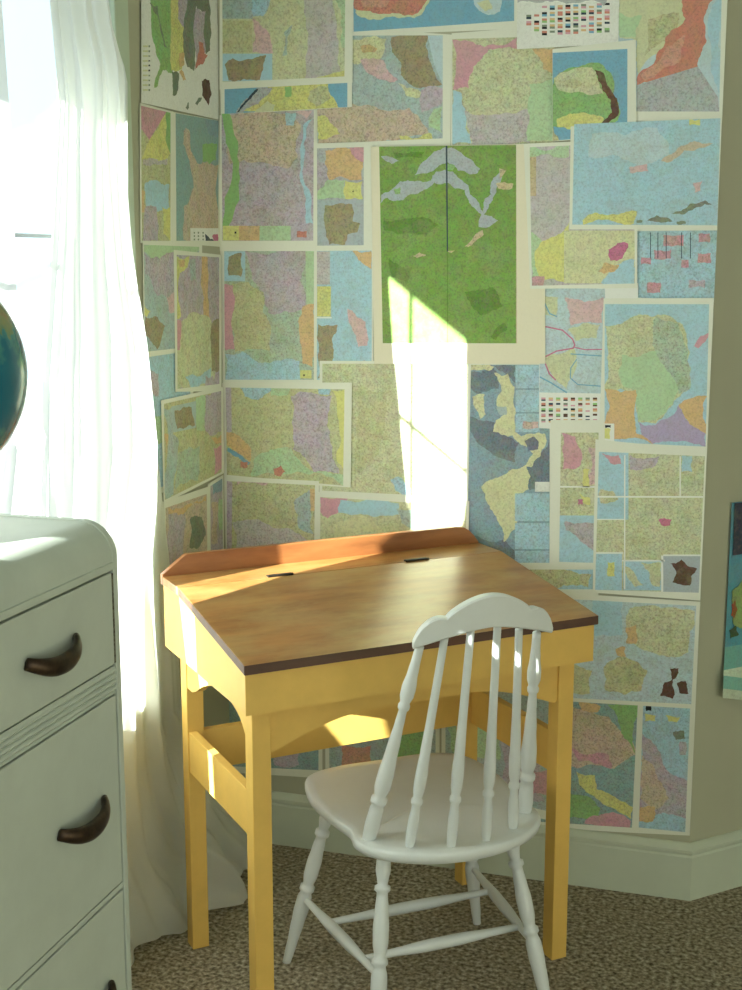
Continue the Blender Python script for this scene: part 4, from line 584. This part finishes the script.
for poly, c in (([(0.078, 0.935), (0.44, 0.935), (0.44, 0.815), (0.080, 0.815)], (58, 66, 82)),
                ([(0.083, 0.73), (0.12, 0.76), (0.2, 0.75), (0.24, 0.64), (0.15, 0.62), (0.095, 0.65)], (150, 178, 110)),
                ([(0.084, 0.70), (0.094, 0.71), (0.102, 0.685), (0.093, 0.665), (0.083, 0.675)], (196, 104, 64)),
                ([(0.080, 0.64), (0.10, 0.65), (0.11, 0.625), (0.085, 0.62)], (70, 96, 60))):
    poly = jitter(poly, 0 if c[2] == 82 else 1, random.Random(4))
    f = bm.faces.new([bm.verts.new(on_wall('R', a, z, 0.0095 if z > 0.6 else 0.012)) for a, z in poly]); ink(f, c, 0.7)
me = bpy.data.meshes.new('hanging_poster'); bm.to_mesh(me); bm.free(); me.materials.append(M_print)
o = bpy.data.objects.new('hanging_poster', me); C.objects.link(o)
sm = o.modifiers.new('thick', 'SOLIDIFY'); sm.thickness = 0.0006; sm.offset = -1
tag(o, 'turquoise map poster with curling lower edge on the bare slanting wall at the right', 'poster')

# ------------------------------------------------------------------ curtains
def cloth_mat():
    m = bpy.data.materials.new('white_curtain_cloth')
    m.use_nodes = True
    nt = m.node_tree; nt.nodes.clear(); L = nt.links
    out = nt.nodes.new('ShaderNodeOutputMaterial'); mx = nt.nodes.new('ShaderNodeMixShader')
    d = nt.nodes.new('ShaderNodeBsdfDiffuse'); t = nt.nodes.new('ShaderNodeBsdfTranslucent')
    d.inputs['Color'].default_value = rgb(232, 232, 224); t.inputs['Color'].default_value = rgb(248, 247, 243)
    mx.inputs['Fac'].default_value = 0.56
    tc = nt.nodes.new('ShaderNodeTexCoord'); n = nt.nodes.new('ShaderNodeTexNoise'); n.inputs['Scale'].default_value = 900
    L.new(tc.outputs['Object'], n.inputs['Vector'])
    bp = nt.nodes.new('ShaderNodeBump'); bp.inputs['Strength'].default_value = 0.15; bp.inputs['Distance'].default_value = 0.001
    L.new(n.outputs['Fac'], bp.inputs['Height'])
    L.new(bp.outputs['Normal'], d.inputs['Normal'])
    L.new(d.outputs[0], mx.inputs[1]); L.new(t.outputs[0], mx.inputs[2]); L.new(mx.outputs[0], out.inputs['Surface'])
    return m
M_cloth = cloth_mat()

def curtain(near, far, off, folds, amp, seed, zs, ncol=150, hug=False, bulge=0.0):
    bm = bmesh.new()
    grid = []
    for z in zs:
        yn, yf = interp(near, z), interp(far, z)
        row = []
        for c in range(ncol + 1):
            s = c / ncol
            y = yn + (yf - yn) * s
            ph = s * folds + 0.35 * math.sin(s * 5 + seed) + 0.10 * math.sin(z * 2.3 + seed)
            f = math.sin(ph * math.tau) * 0.62 + 0.38 * math.sin(ph * math.tau * 2.37 + 1.3 + z * 0.8)
            edge = min(1.0, s / 0.04, (1 - s) / 0.04)
            a = amp * (0.45 + 0.55 * min(1.0, max(0.0, (z - 1.75) / 0.15, (0.8 - z) / 0.3)))
            x = XL + off(y, z) + (bulge * min(1.0, s / 0.5) * max(0.0, min(1.0, (1.7 - z) / 0.4, (z - 0.85) / 0.25))) + a * f * (0.35 + 0.65 * edge)
            if hug:
                k = interp([(2.3, 0.0), (2.05, 1.0), (0.92, 1.0), (0.62, 0.0)], z) * max(0.0, 1 - s / 0.45)
                x = x * (1 - k) + (XL - 0.002 + a * f * 0.5) * k
            else:
                k = 0
            x = max(x, XL + 0.024 - 0.035 * k)
            if hug: x = XL + 0.022 + (x - XL - 0.022) * min(1.0, (1 - s) / 0.30) if z > 0.45 else x
            dz = 0.0
            if z < 0.05: dz = 0.012 * (0.5 + 0.5 * math.sin(s * 31 + seed))
            row.append(bm.verts.new((x, y + 0.006 * math.sin(z * 4 + s * 20), z + dz)))
        grid.append(row)
    for A, B in zip(grid, grid[1:]):
        for c in range(ncol):
            bm.faces.new((A[c], A[c + 1], B[c + 1], B[c]))
    return link_bm('curtain', bm, M_cloth, None, True)

zs = [2.30 - i * 0.03 for i in range(76)] + [0.03, 0.006]
zs = sorted({round(z, 3) for z in zs if z > 0}, reverse=True)
nearA = [(2.3, 2.20), (2.15, 2.18), (1.95, 2.21), (1.763, 2.232), (1.5, 2.19), (1.234, 2.142), (0.94, 2.11), (0.81, 2.065), (0.66, 2.00), (0.5, 1.98), (0.0, 1.95)]
farA = [(2.3, 2.42), (1.98, 2.38), (1.907, 2.40), (1.834, 2.462), (1.6, 2.448), (1.5, 2.445), (1.43, 2.455), (1.26, 2.50), (1.04, 2.56), (0.82, 2.60), (0.63, 2.63), (0.4, 2.64), (0.22, 2.70), (0.11, 2.81), (0.0, 2.90)]
def offA(y, z):
    base = 0.045
    hem = interp([(3.2, 0.04), (2.93, 0.05), (2.75, 0.13), (2.6, 0.17), (2.5, 0.115), (2.43, 0.06), (2.3, 0.05), (1.9, 0.05)], y)
    if y > 2.45: hem += 0.020 * math.sin(y * 34 + 1.0)
    k = max(0.0, min(1.0, (0.42 - z) / 0.42)) ** 1.4
    return base + (hem - base) * k
o = curtain(nearA, farA, offA, 6.0, 0.018, 0.4, zs, hug=True, bulge=0.035)
tag(o, 'long white curtain glowing with sun, hanging past the desk and spreading onto the carpet', 'curtain', 'white window curtains')
nearB = [(2.3, 0.87), (0.0, 0.87)]
farB = [(2.3, 1.94), (1.72, 1.985), (1.32, 1.985), (1.16, 2.065), (0.96, 2.00), (0.78, 1.98), (0.58, 1.94), (0.0, 1.93)]
o = curtain(nearB, farB, lambda y, z: 0.045, 11, 0.018, 2.1, zs)  # panel added outside the frame to bound the sun patches
tag(o, 'white curtain added to shape the sunlight, behind the dresser and globe', 'curtain', 'white window curtains')
bm = bmesh.new()
tube(bm, [(XL + 0.05, 0.42, 2.315), (XL + 0.05, 2.50, 2.315)], [0.009, 0.009], 12)
for y in (0.42, 2.50):
    bmesh.ops.create_uvsphere(bm, u_segments=12, v_segments=8, radius=0.018, matrix=Matrix.Translation((XL + 0.05, y, 2.315)))
for y in (0.46, 2.46):
    box(bm, XL + 0.0005, XL + 0.05, y - 0.006, y + 0.006, 2.305, 2.325)
o = link_bm('curtain_rod', bm, M_iron)
tag(o, 'dark curtain rod carrying the white curtains above the window', 'curtain rod')

# ------------------------------------------------------------------ school desk
DX, DY, DYAW = -0.8712, 2.0828, math.radians(43.1675)
W, D, ZF, ZB, TS, SD, BH = 0.7653, 0.3732, 0.7626, 0.8217, 0.018, 0.1185, 0.0426
ZA = 0.667
# the desk stands a hair off the wall it is pushed against
desk = tag(empty('school_desk', (DX, DY - 0.004, 0), DYAW), 'yellow painted school desk with a sloping brown wooden lid, standing across the papered corner', 'desk')
V = D + SD
sl = (ZB - ZF) / D
bm = bmesh.new()
prism(bm, [(0, ZF), (D - 0.001, ZB - 0.0002), (D - 0.001, ZB - TS), (0, ZF - TS)], 'x', 0, W, 0.0016)
lid = link_bm('lid', bm, M_lid, desk); lid['label'] = 'worn brown wooden sloping lid'
lid.data.materials.append(M_edge)
for p in lid.data.polygons:
    if abs(p.normal.z) < 0.6: p.material_index = 1
bm = bmesh.new()
prism(bm, [(D + 0.001, ZB), (V - 0.0165, ZB), (V - 0.0165, ZB - TS), (D + 0.001, ZB - TS)], 'x', 0, W, 0.0012)
o = link_bm('pen_ledge', bm, M_lid, desk)
bm = bmesh.new()
prof = [(0, ZB - TS), (W, ZB - TS), (W, ZB + 0.002), (W - 0.012, ZB + 0.018), (W - 0.026, ZB + 0.032), (W - 0.040, ZB + 0.040), (W - 0.060, ZB + BH), (0.056, ZB + BH), (0.050, ZB + BH - 0.002), (0, ZB + 0.004)]
prism(bm, prof, 'y', V - 0.016, V, 0.0016)
link_bm('backboard', bm, M_back, desk)['label'] = 'low orange brown board along the back with clipped ends'
for a in (0.224, 0.548):
    bm = bmesh.new()
    box(bm, a - 0.028, a + 0.028, D + 0.002, D + 0.012, ZB + 0.0002, ZB + 0.0030, 0.0008)
    tube(bm, [(a - 0.028, D + 0.0005, ZB + 0.002), (a + 0.028, D + 0.0005, ZB + 0.002)], [0.0028, 0.0028], 10)
    link_bm('hinge', bm, M_iron, desk)['label'] = 'black metal hinge'
# body
side = [(0.010, ZF - TS + 0.010 * sl - 0.0006), (D, ZB - TS - 0.0006), (V - 0.001, ZB - TS - 0.0006), (V - 0.001, ZA), (0.010, ZA)]
for a, b_ in ((0.006, 0.024), (W - 0.024, W - 0.006)):
    bm = bmesh.new(); prism(bm, side, 'x', a, b_, 0.001); link_bm('side_panel', bm, M_yellow, desk)
bm = bmesh.new(); prism(bm, [(0.008, ZF - TS - 0.0006), (0.026, ZF - TS + 0.0022), (0.026, ZA - 0.001), (0.008, ZA - 0.001)], 'x', 0.0045, W - 0.0045, 0.0012); link_bm('front_panel', bm, M_yellow, desk)
bm = bmesh.new(); box(bm, 0.0245, W - 0.0245, V - 0.02, V - 0.004, ZA, ZB - TS - 0.001); link_bm('back_panel', bm, M_yellow, desk)
bm = bmesh.new(); box(bm, 0.0245, W - 0.0245, 0.027, V - 0.021, ZA + 0.001, ZA + 0.010); link_bm('bottom_panel', bm, M_yellow, desk)
# legs
LW, IX, IY = 0.037, 0.028, 0.040
VR = 0.421
for a in (IX, W - IX - LW):
    for v in (IY, VR):
        bm = bmesh.new(); box(bm, a, a + LW, v, v + LW, 0, ZA - 0.0006, 0.0015)
        link_bm('leg', bm, M_yellow, desk)
# arched boards under the body
u0, u1 = IX + LW, W - IX - LW
arch = [(u0, ZA - 0.0016), (u0, 0.578), (u0 + 0.006, 0.574)]
n = 16
for i in range(n + 1):
    t = i / n
    arch.append((u0 + 0.012 + 0.20 * t, 0.576 + 0.050 * math.sin(t * math.pi / 2)))
for i in range(n + 1):
    t = 1 - i / n
    arch.append((u1 - 0.012 - 0.20 * t, 0.576 + 0.050 * math.sin(t * math.pi / 2)))
arch += [(u1 - 0.006, 0.574), (u1, 0.578), (u1, ZA - 0.0016)]
bm = bmesh.new(); prism(bm, arch, 'y', IY + 0.006, IY + 0.024); link_bm('arched_front_rail', bm, M_yellow, desk)
v0, v1 = IY + LW, VR
tabs = [(v0, 0.600), (0.092, 0.614), (0.108, 0.628), (0.13, 0.637), (0.155, 0.644), (0.19, 0.648), (0.225, 0.648), (0.26, 0.644), (0.29, 0.636), (0.326, 0.622), (0.345, 0.612), (0.358, 0.604), (0.372, 0.598), (0.390, 0.592), (v1, 0.592)]
for a in (IX + 0.002, W - IX - 0.020):
    bm = bmesh.new(); prism(bm, [(v0, ZA - 0.0006)] + tabs + [(v1, ZA - 0.0006)], 'x', a, a + 0.018); link_bm('arched_side_rail', bm, M_yellow, desk)
    bm = bmesh.new(); box(bm, a + 0.001, a + 0.019, v0, v1, 0.405, 0.495, 0.0012); link_bm('side_stretcher', bm, M_yellow, desk)
bm = bmesh.new(); box(bm, u0, u1, VR + 0.006, VR + 0.024, 0.402, 0.492, 0.0012); link_bm('rear_stretcher', bm, M_yellow, desk)

# ------------------------------------------------------------------ chair
chair = tag(empty('spindle_back_chair', (-0.55167, 2.30831, 0), math.radians(38.6475)), 'white wooden chair with turned spindles and scalloped crest rail, pulled up to the desk', 'chair')
ZS = 0.41
half = [(0.0, 0.354), (0.07, 0.356), (0.12, 0.350), (0.155, 0.338), (0.180, 0.315), (0.195, 0.275), (0.203, 0.225), (0.203, 0.175), (0.198, 0.125), (0.191, 0.082), (0.185, 0.050), (0.187, 0.030), (0.191, 0.010), (0.190, -0.010), (0.182, -0.035), (0.164, -0.060), (0.136, -0.084), (0.102, -0.103), (0.068, -0.115), (0.034, -0.122), (0.0, -0.124)]
def cr(pts, sub=3):
    out = []
    n = len(pts)
    for i in range(n - 1):
        p0, p1, p2, p3 = pts[max(i - 1, 0)], pts[i], pts[i + 1], pts[min(i + 2, n - 1)]
        for k in range(sub):
            t = k / sub
            out.append(tuple(0.5 * (2 * p1[d] + (p2[d] - p0[d]) * t + (2 * p0[d] - 5 * p1[d] + 4 * p2[d] - p3[d]) * t * t + (3 * p1[d] - p0[d] - 3 * p2[d] + p3[d]) * t ** 3) for d in (0, 1)))
    out.append(pts[-1])
    return out
h2 = cr(half)
outline = h2 + [(-x, y) for x, y in h2[::-1][1:-1]]
bm = bmesh.new()
cx, cy = 0.0, 0.115
levels = [(0.965, ZS - 0.024), (0.99, ZS - 0.020), (1.0, ZS - 0.012), (1.0, ZS - 0.006), (0.993, ZS - 0.002), (0.98, ZS), (0.90, ZS - 0.0005), (0.75, ZS - 0.003), (0.55, ZS - 0.006), (0.3, ZS - 0.007)]
rings = []
for k, (s, z) in enumerate(levels):
    ring = []
    for x, y in outline:
        zz = z
        if k >= 6 and y < 0.0: zz = ZS - 0.0003      # the spindle shelf at the back stays level
        ring.append(bm.verts.new((cx + (x - cx) * s, cy + (y - cy) * s, zz)))
    rings.append(ring)
n = len(outline)
for A, B in zip(rings, rings[1:]):
    for i in range(n): bm.faces.new((A[i], A[(i + 1) % n], B[(i + 1) % n], B[i]))
bm.faces.new(rings[0][::-1])
cv = bm.verts.new((cx, cy, ZS - 0.007))
for i in range(n): bm.faces.new((rings[-1][i], rings[-1][(i + 1) % n], cv))
link_bm('seat', bm, M_white, chair, True)

post = smooth_prof([(0, .0125), (.10, .0145), (.18, .0132), (.212, .0108), (.220, .0152), (.238, .0158), (.252, .0106), (.30, .0155), (.35, .0152), (.50, .0116), (.62, .0088), (.690, .0075), (.700, .0105), (.715, .0110), (.728, .0085), (.76, .0125), (.80, .0130), (.87, .0098), (.94, .0082), (1, .0078)], 60)
spin = smooth_prof([(0, .0078), (.08, .0098), (.15, .0102), (.205, .0082), (.225, .0078), (.235, .0108), (.250, .0112), (.262, .0080), (.30, .0108), (.36, .0114), (.46, .0096), (.62, .0080), (.8, .0074), (1, .0070)], 60)
legp = smooth_prof([(0, .0100), (.06, .0130), (.12, .0145), (.165, .0110), (.185, .0095), (.192, .0150), (.212, .0152), (.222, .0105), (.30, .0130), (.38, .0155), (.45, .0150), (.515, .0110), (.525, .0155), (.545, .0158), (.555, .0115), (.60, .0155), (.66, .0158), (.74, .0140), (.88, .0110), (1, .0090)], 70)
for s in (-1, 1):
    bm = bmesh.new(); turned(bm, (s * 0.1655, 0, ZS - 0.012), (s * 0.1155, -0.122, 0.808), post, 22); link_bm('back_post', bm, M_white, chair, True)
for x0, y0, x1, y1, z1 in ((0.108, -0.060, 0.073, -0.133, 0.822), (0.036, -0.089, 0.026, -0.141, 0.838)):
    for s in (-1, 1):
        bm = bmesh.new(); turned(bm, (s * x0, y0, ZS - 0.012), (s * x1, y1, z1), spin, 18); link_bm('spindle', bm, M_white, chair, True)
# crest rail, bowed in plan and scalloped along its top
def crest_y(a): return -0.1445 + 1.2 * a * a
def crest_top(a):
    a = abs(a)
    if a < 0.078: return 0.862 + 0.037 * math.cos(a / 0.080 * math.pi / 2) ** 0.75
    t = (a - 0.080) / 0.054
    return 0.862 - 0.004 * math.sin(t * math.pi) * -1 - 0.034 * t ** 2.2
def crest_bot(a):
    a = abs(a)
    return 0.838 - 0.036 * (a / 0.145) ** 1.5
bm = bmesh.new()
N = 60
SH = 0.006
secs = []
for i in range(N + 1):
    a = -0.134 + 0.268 * i / N
    y, zt, zb = crest_y(a), crest_top(a), crest_bot(a)
    endk = min(1.0, (0.134 - abs(a)) / 0.010)
    zt = zb + 0.004 + (zt - zb - 0.004) * (0.55 + 0.45 * math.sqrt(max(endk, 0)))
    lean = -0.15
    th = 0.0112
    nx = 2 * 1.2 * a; nl = math.hypot(nx, 1); nxn, nyn = -nx / nl, 1 / nl
    hh = zt - zb
    sec = []
    bev = 0.003
    for dy, z in ((-th + bev, zb), (th - bev, zb), (th, zb + bev), (th, zt - bev), (th - bev, zt), (-th + bev, zt), (-th, zt - bev), (-th, zb + bev)):
        off = dy
        sec.append(bm.verts.new((a + SH + nxn * off, y + nyn * off + lean * (z - 0.83), z)))
    secs.append(sec)
for A, B in zip(secs, secs[1:]):
    for k in range(8): bm.faces.new((A[k], A[(k + 1) % 8], B[(k + 1) % 8], B[k]))
bm.faces.new(secs[0][::-1]); bm.faces.new(secs[-1])
o = link_bm('crest_rail', bm, M_white, chair, True)
for p in o.data.polygons: p.use_smooth = True
o.modifiers.new('crisp', 'EDGE_SPLIT').split_angle = math.radians(38)
legs = {}
for s in (-1, 1):
    for nm, top, foot in (('f', (s * 0.150, 0.24, ZS - 0.022), (s * 0.225, 0.320, 0)), ('r', (s * 0.130, 0.005, ZS - 0.022), (s * 0.185, -0.090, 0))):
        bm = bmesh.new(); turned(bm, top, foot, legp, 22); link_bm('leg', bm, M_white, chair, True)
        legs[(s, nm)] = (Vector(top), Vector(foot))
st = smooth_prof([(0, .0065), (.15, .0078), (.42, .0118), (.58, .0118), (.85, .0078), (1, .0065)], 24)
def at_leg(s, nm, t): a, b_ = legs[(s, nm)]; return a.lerp(b_, t)
sides = {}
for s in (-1, 1):
    a, b_ = at_leg(s, 'f', 0.60), at_leg(s, 'r', 0.60)
    bm = bmesh.new(); turned(bm, a, b_, st, 16); link_bm('side_stretcher', bm, M_white, chair, True)
    sides[s] = (a, b_)
for t in (0.34, 0.80):
    a = sides[-1][0].lerp(sides[-1][1], t); b_ = sides[1][0].lerp(sides[1][1], t)
    bm = bmesh.new(); turned(bm, a, b_, st, 16); link_bm('cross_stretcher', bm, M_white, chair, True)

# ------------------------------------------------------------------ dresser
XF, ZT, DY0, DY1, XBK = -0.85, 1.1204, 0.58, 1.586, XL + 0.09
dres = tag(empty('dresser', (0, 0, 0)), 'pale grey green painted dresser with rounded top edge and dark curved pulls', 'dresser')
rd = 0.049
arc = [(XF - rd + rd * math.sin(t), ZT - rd + rd * math.cos(t)) for t in [k * math.pi / 2 / 10 for k in range(11)]]
for y0, y1 in ((DY0, DY0 + 0.013), (DY1 - 0.013, DY1)):
    bm = bmesh.new()
    prism(bm, [(XBK, 0.0)] + [(XBK, ZT)] + arc + [(XF, 0.0)], 'y', y0, y1, 0.0012)
    link_bm('end_panel', bm, M_dress, dres)
inner = [(XF - 0.0015 - (rd - 0.0015) + (rd - 0.0015) * math.sin(t), ZT - 0.0015 - (rd - 0.0015) + (rd - 0.0015) * math.cos(t)) for t in [k * math.pi / 2 / 10 for k in range(11)]]
core = [(XF - rd + (rd - 0.019) * math.sin(t), ZT - rd + (rd - 0.019) * math.cos(t)) for t in [k * math.pi / 2 / 10 for k in range(11)]]
bm = bmesh.new()
prism(bm, [(XBK + 0.001, ZT - 0.0015)] + inner + [(XF - 0.0015, 1.0657), (XF + 0.001, 1.0647), (XF + 0.001, 1.0562), (XF - 0.001, 1.054), (XF - 0.019, 1.054)] + core[::-1] + [(XBK + 0.001, ZT - 0.019)], 'y', DY0 + 0.0132, DY1 - 0.0132)
o = link_bm('top', bm, M_dress, dres, True)
o.modifiers.new('crisp', 'EDGE_SPLIT').split_angle = math.radians(30)
bm = bmesh.new()
box(bm, XBK + 0.001, XBK + 0.008, DY0 + 0.014, DY1 - 0.014, 0.06, ZT - 0.02)
link_bm('back_panel', bm, M_dark, dres)
bm = bmesh.new()
box(bm, XF - 0.030, XF - 0.022, DY0 + 0.014, DY1 - 0.014, 0.08, 1.0535)
link_bm('inner_frame', bm, M_dark, dres)
def rail(z0, z1, flutes=0):
    bm = bmesh.new()
    if not flutes:
        box(bm, XF - 0.021, XF - 0.001, DY0 + 0.0135, DY1 - 0.0135, z0, z1, 0.001)
    else:
        pts = [(XF - 0.021, z0), (XF - 0.002, z0)]
        hgt = (z1 - z0 - 0.006) / flutes
        for i in range(flutes):
            b0 = z0 + 0.003 + i * hgt
            for t in (0.0, 0.2, 0.5, 0.8):
                pts.append((XF - 0.0045 + 0.0045 * math.sin(t * math.pi), b0 + hgt * t))
        pts += [(XF - 0.002, z1), (XF - 0.021, z1)]
        prism(bm, pts, 'y', DY0 + 0.0135, DY1 - 0.0135)
    link_bm('front_rail', bm, M_dress, dres)
rail(0.8793, 0.9186, 4)
rail(0.5892, 0.5972)
rail(0.0, 0.040)
rail(0.2906, 0.2986)
for k, (z0, z1, hy) in enumerate(((0.9212, 1.0508, 1.402), (0.5993, 0.8766, 1.460), (0.3007, 0.5865, 1.460), (0.043, 0.288, 1.460))):
    bm = bmesh.new()
    box(bm, XF - 0.020, XF - 0.0005, DY0 + 0.0165, DY1 - 0.0165, z0, z1, 0.0016)
    dr = link_bm('drawer', bm, M_dress, dres)
    hz = (0.9844, 0.739, 0.4638, 0.17)[k]
    for y in (hy, DY0 + DY1 - hy):
        bm = bmesh.new()
        pts, rad = [], []
        for i in range(25):
            t = i / 24; c = 2 * t - 1
            yy = y + 0.060 * c
            zz = hz + 0.015 * c * c - 0.010
            xx = XF + 0.003 + 0.017 * (1 - abs(c) ** 3.0)
            pts.append((xx, yy, zz)); rad.append(0.0080 + 0.0052 * (1 - c * c))
        tube(bm, pts, rad, 12, 0.62)
        link_bm('handle', bm, M_bronze, dr, True)['label'] = 'dark bronze curved pull'
bm = bmesh.new()
box(bm, XF - 0.012, XF - 0.0004, DY1 - 0.0166, DY1 - 0.0128, 0.9228, 1.0493)
link_bm('chipped_edge', bm, M_chip, dres)['label'] = 'strip of chipped paint baring brown wood'

# ------------------------------------------------------------------ globe
GC, GR = Vector((-0.928, 1.2495, 1.345)), 0.1349
globe = tag(empty('globe', (GC.x, GC.y, ZT)), 'teal blue desk globe cut by the left edge, standing on the dresser', 'globe')
def globe_mat():
    m = bpy.data.materials.new('globe_print'); m.use_nodes = True
    nt = m.node_tree; L = nt.links; b = nt.nodes['Principled BSDF']
    tc = nt.nodes.new('ShaderNodeTexCoord'); n = nt.nodes.new('ShaderNodeTexNoise'); n.inputs['Scale'].default_value = 8.5; n.inputs['Detail'].default_value = 7; n.inputs['Roughness'].default_value = 0.6
    L.new(tc.outputs['Object'], n.inputs['Vector'])
    r = nt.nodes.new('ShaderNodeValToRGB'); e = r.color_ramp.elements
    e[0].position = 0.0; e[0].color = rgb(20, 92, 112)
    e[1].position = 1.0; e[1].color = rgb(150, 130, 80)
    for p, c in ((0.50, rgb(26, 104, 124)), (0.555, rgb(60, 130, 128)), (0.565, rgb(96, 128, 96)), (0.63, rgb(128, 136, 86)), (0.70, rgb(150, 112, 84))):
        k = e.new(p); k.color = c
    L.new(n.outputs['Fac'], r.inputs['Fac']); L.new(r.outputs['Color'], b.inputs['Base Color'])
    b.inputs['Roughness'].default_value = 0.22; b.inputs['Specular IOR Level'].default_value = 0.5
    return m
bm = bmesh.new()
bmesh.ops.create_uvsphere(bm, u_segments=64, v_segments=36, radius=GR, matrix=Matrix.Translation((0, 0, GC.z - ZT)))
link_bm('sphere', bm, globe_mat(), globe, True)
bm = bmesh.new()
turned(bm, (0, 0, 0), (0, 0, 0.082), [(0, .070), (.05, .072), (.10, .070), (.14, .050), (.18, .014), (.4, .009), (.8, .009), (1, .010)], 32)
link_bm('base', bm, M_bronze, globe, True)
bm = bmesh.new()
pts = []
for k in range(25):
    t = math.radians(-90 + 180 * k / 24)
    rr = GR + 0.0095
    pts.append((rr * math.cos(t) * 0.5, -rr * math.cos(t) * 0.866, GC.z - ZT + rr * math.sin(t)))
tube(bm, pts, [0.0055] * 25, 10)
link_bm('meridian_arm', bm, M_bronze, globe, True)
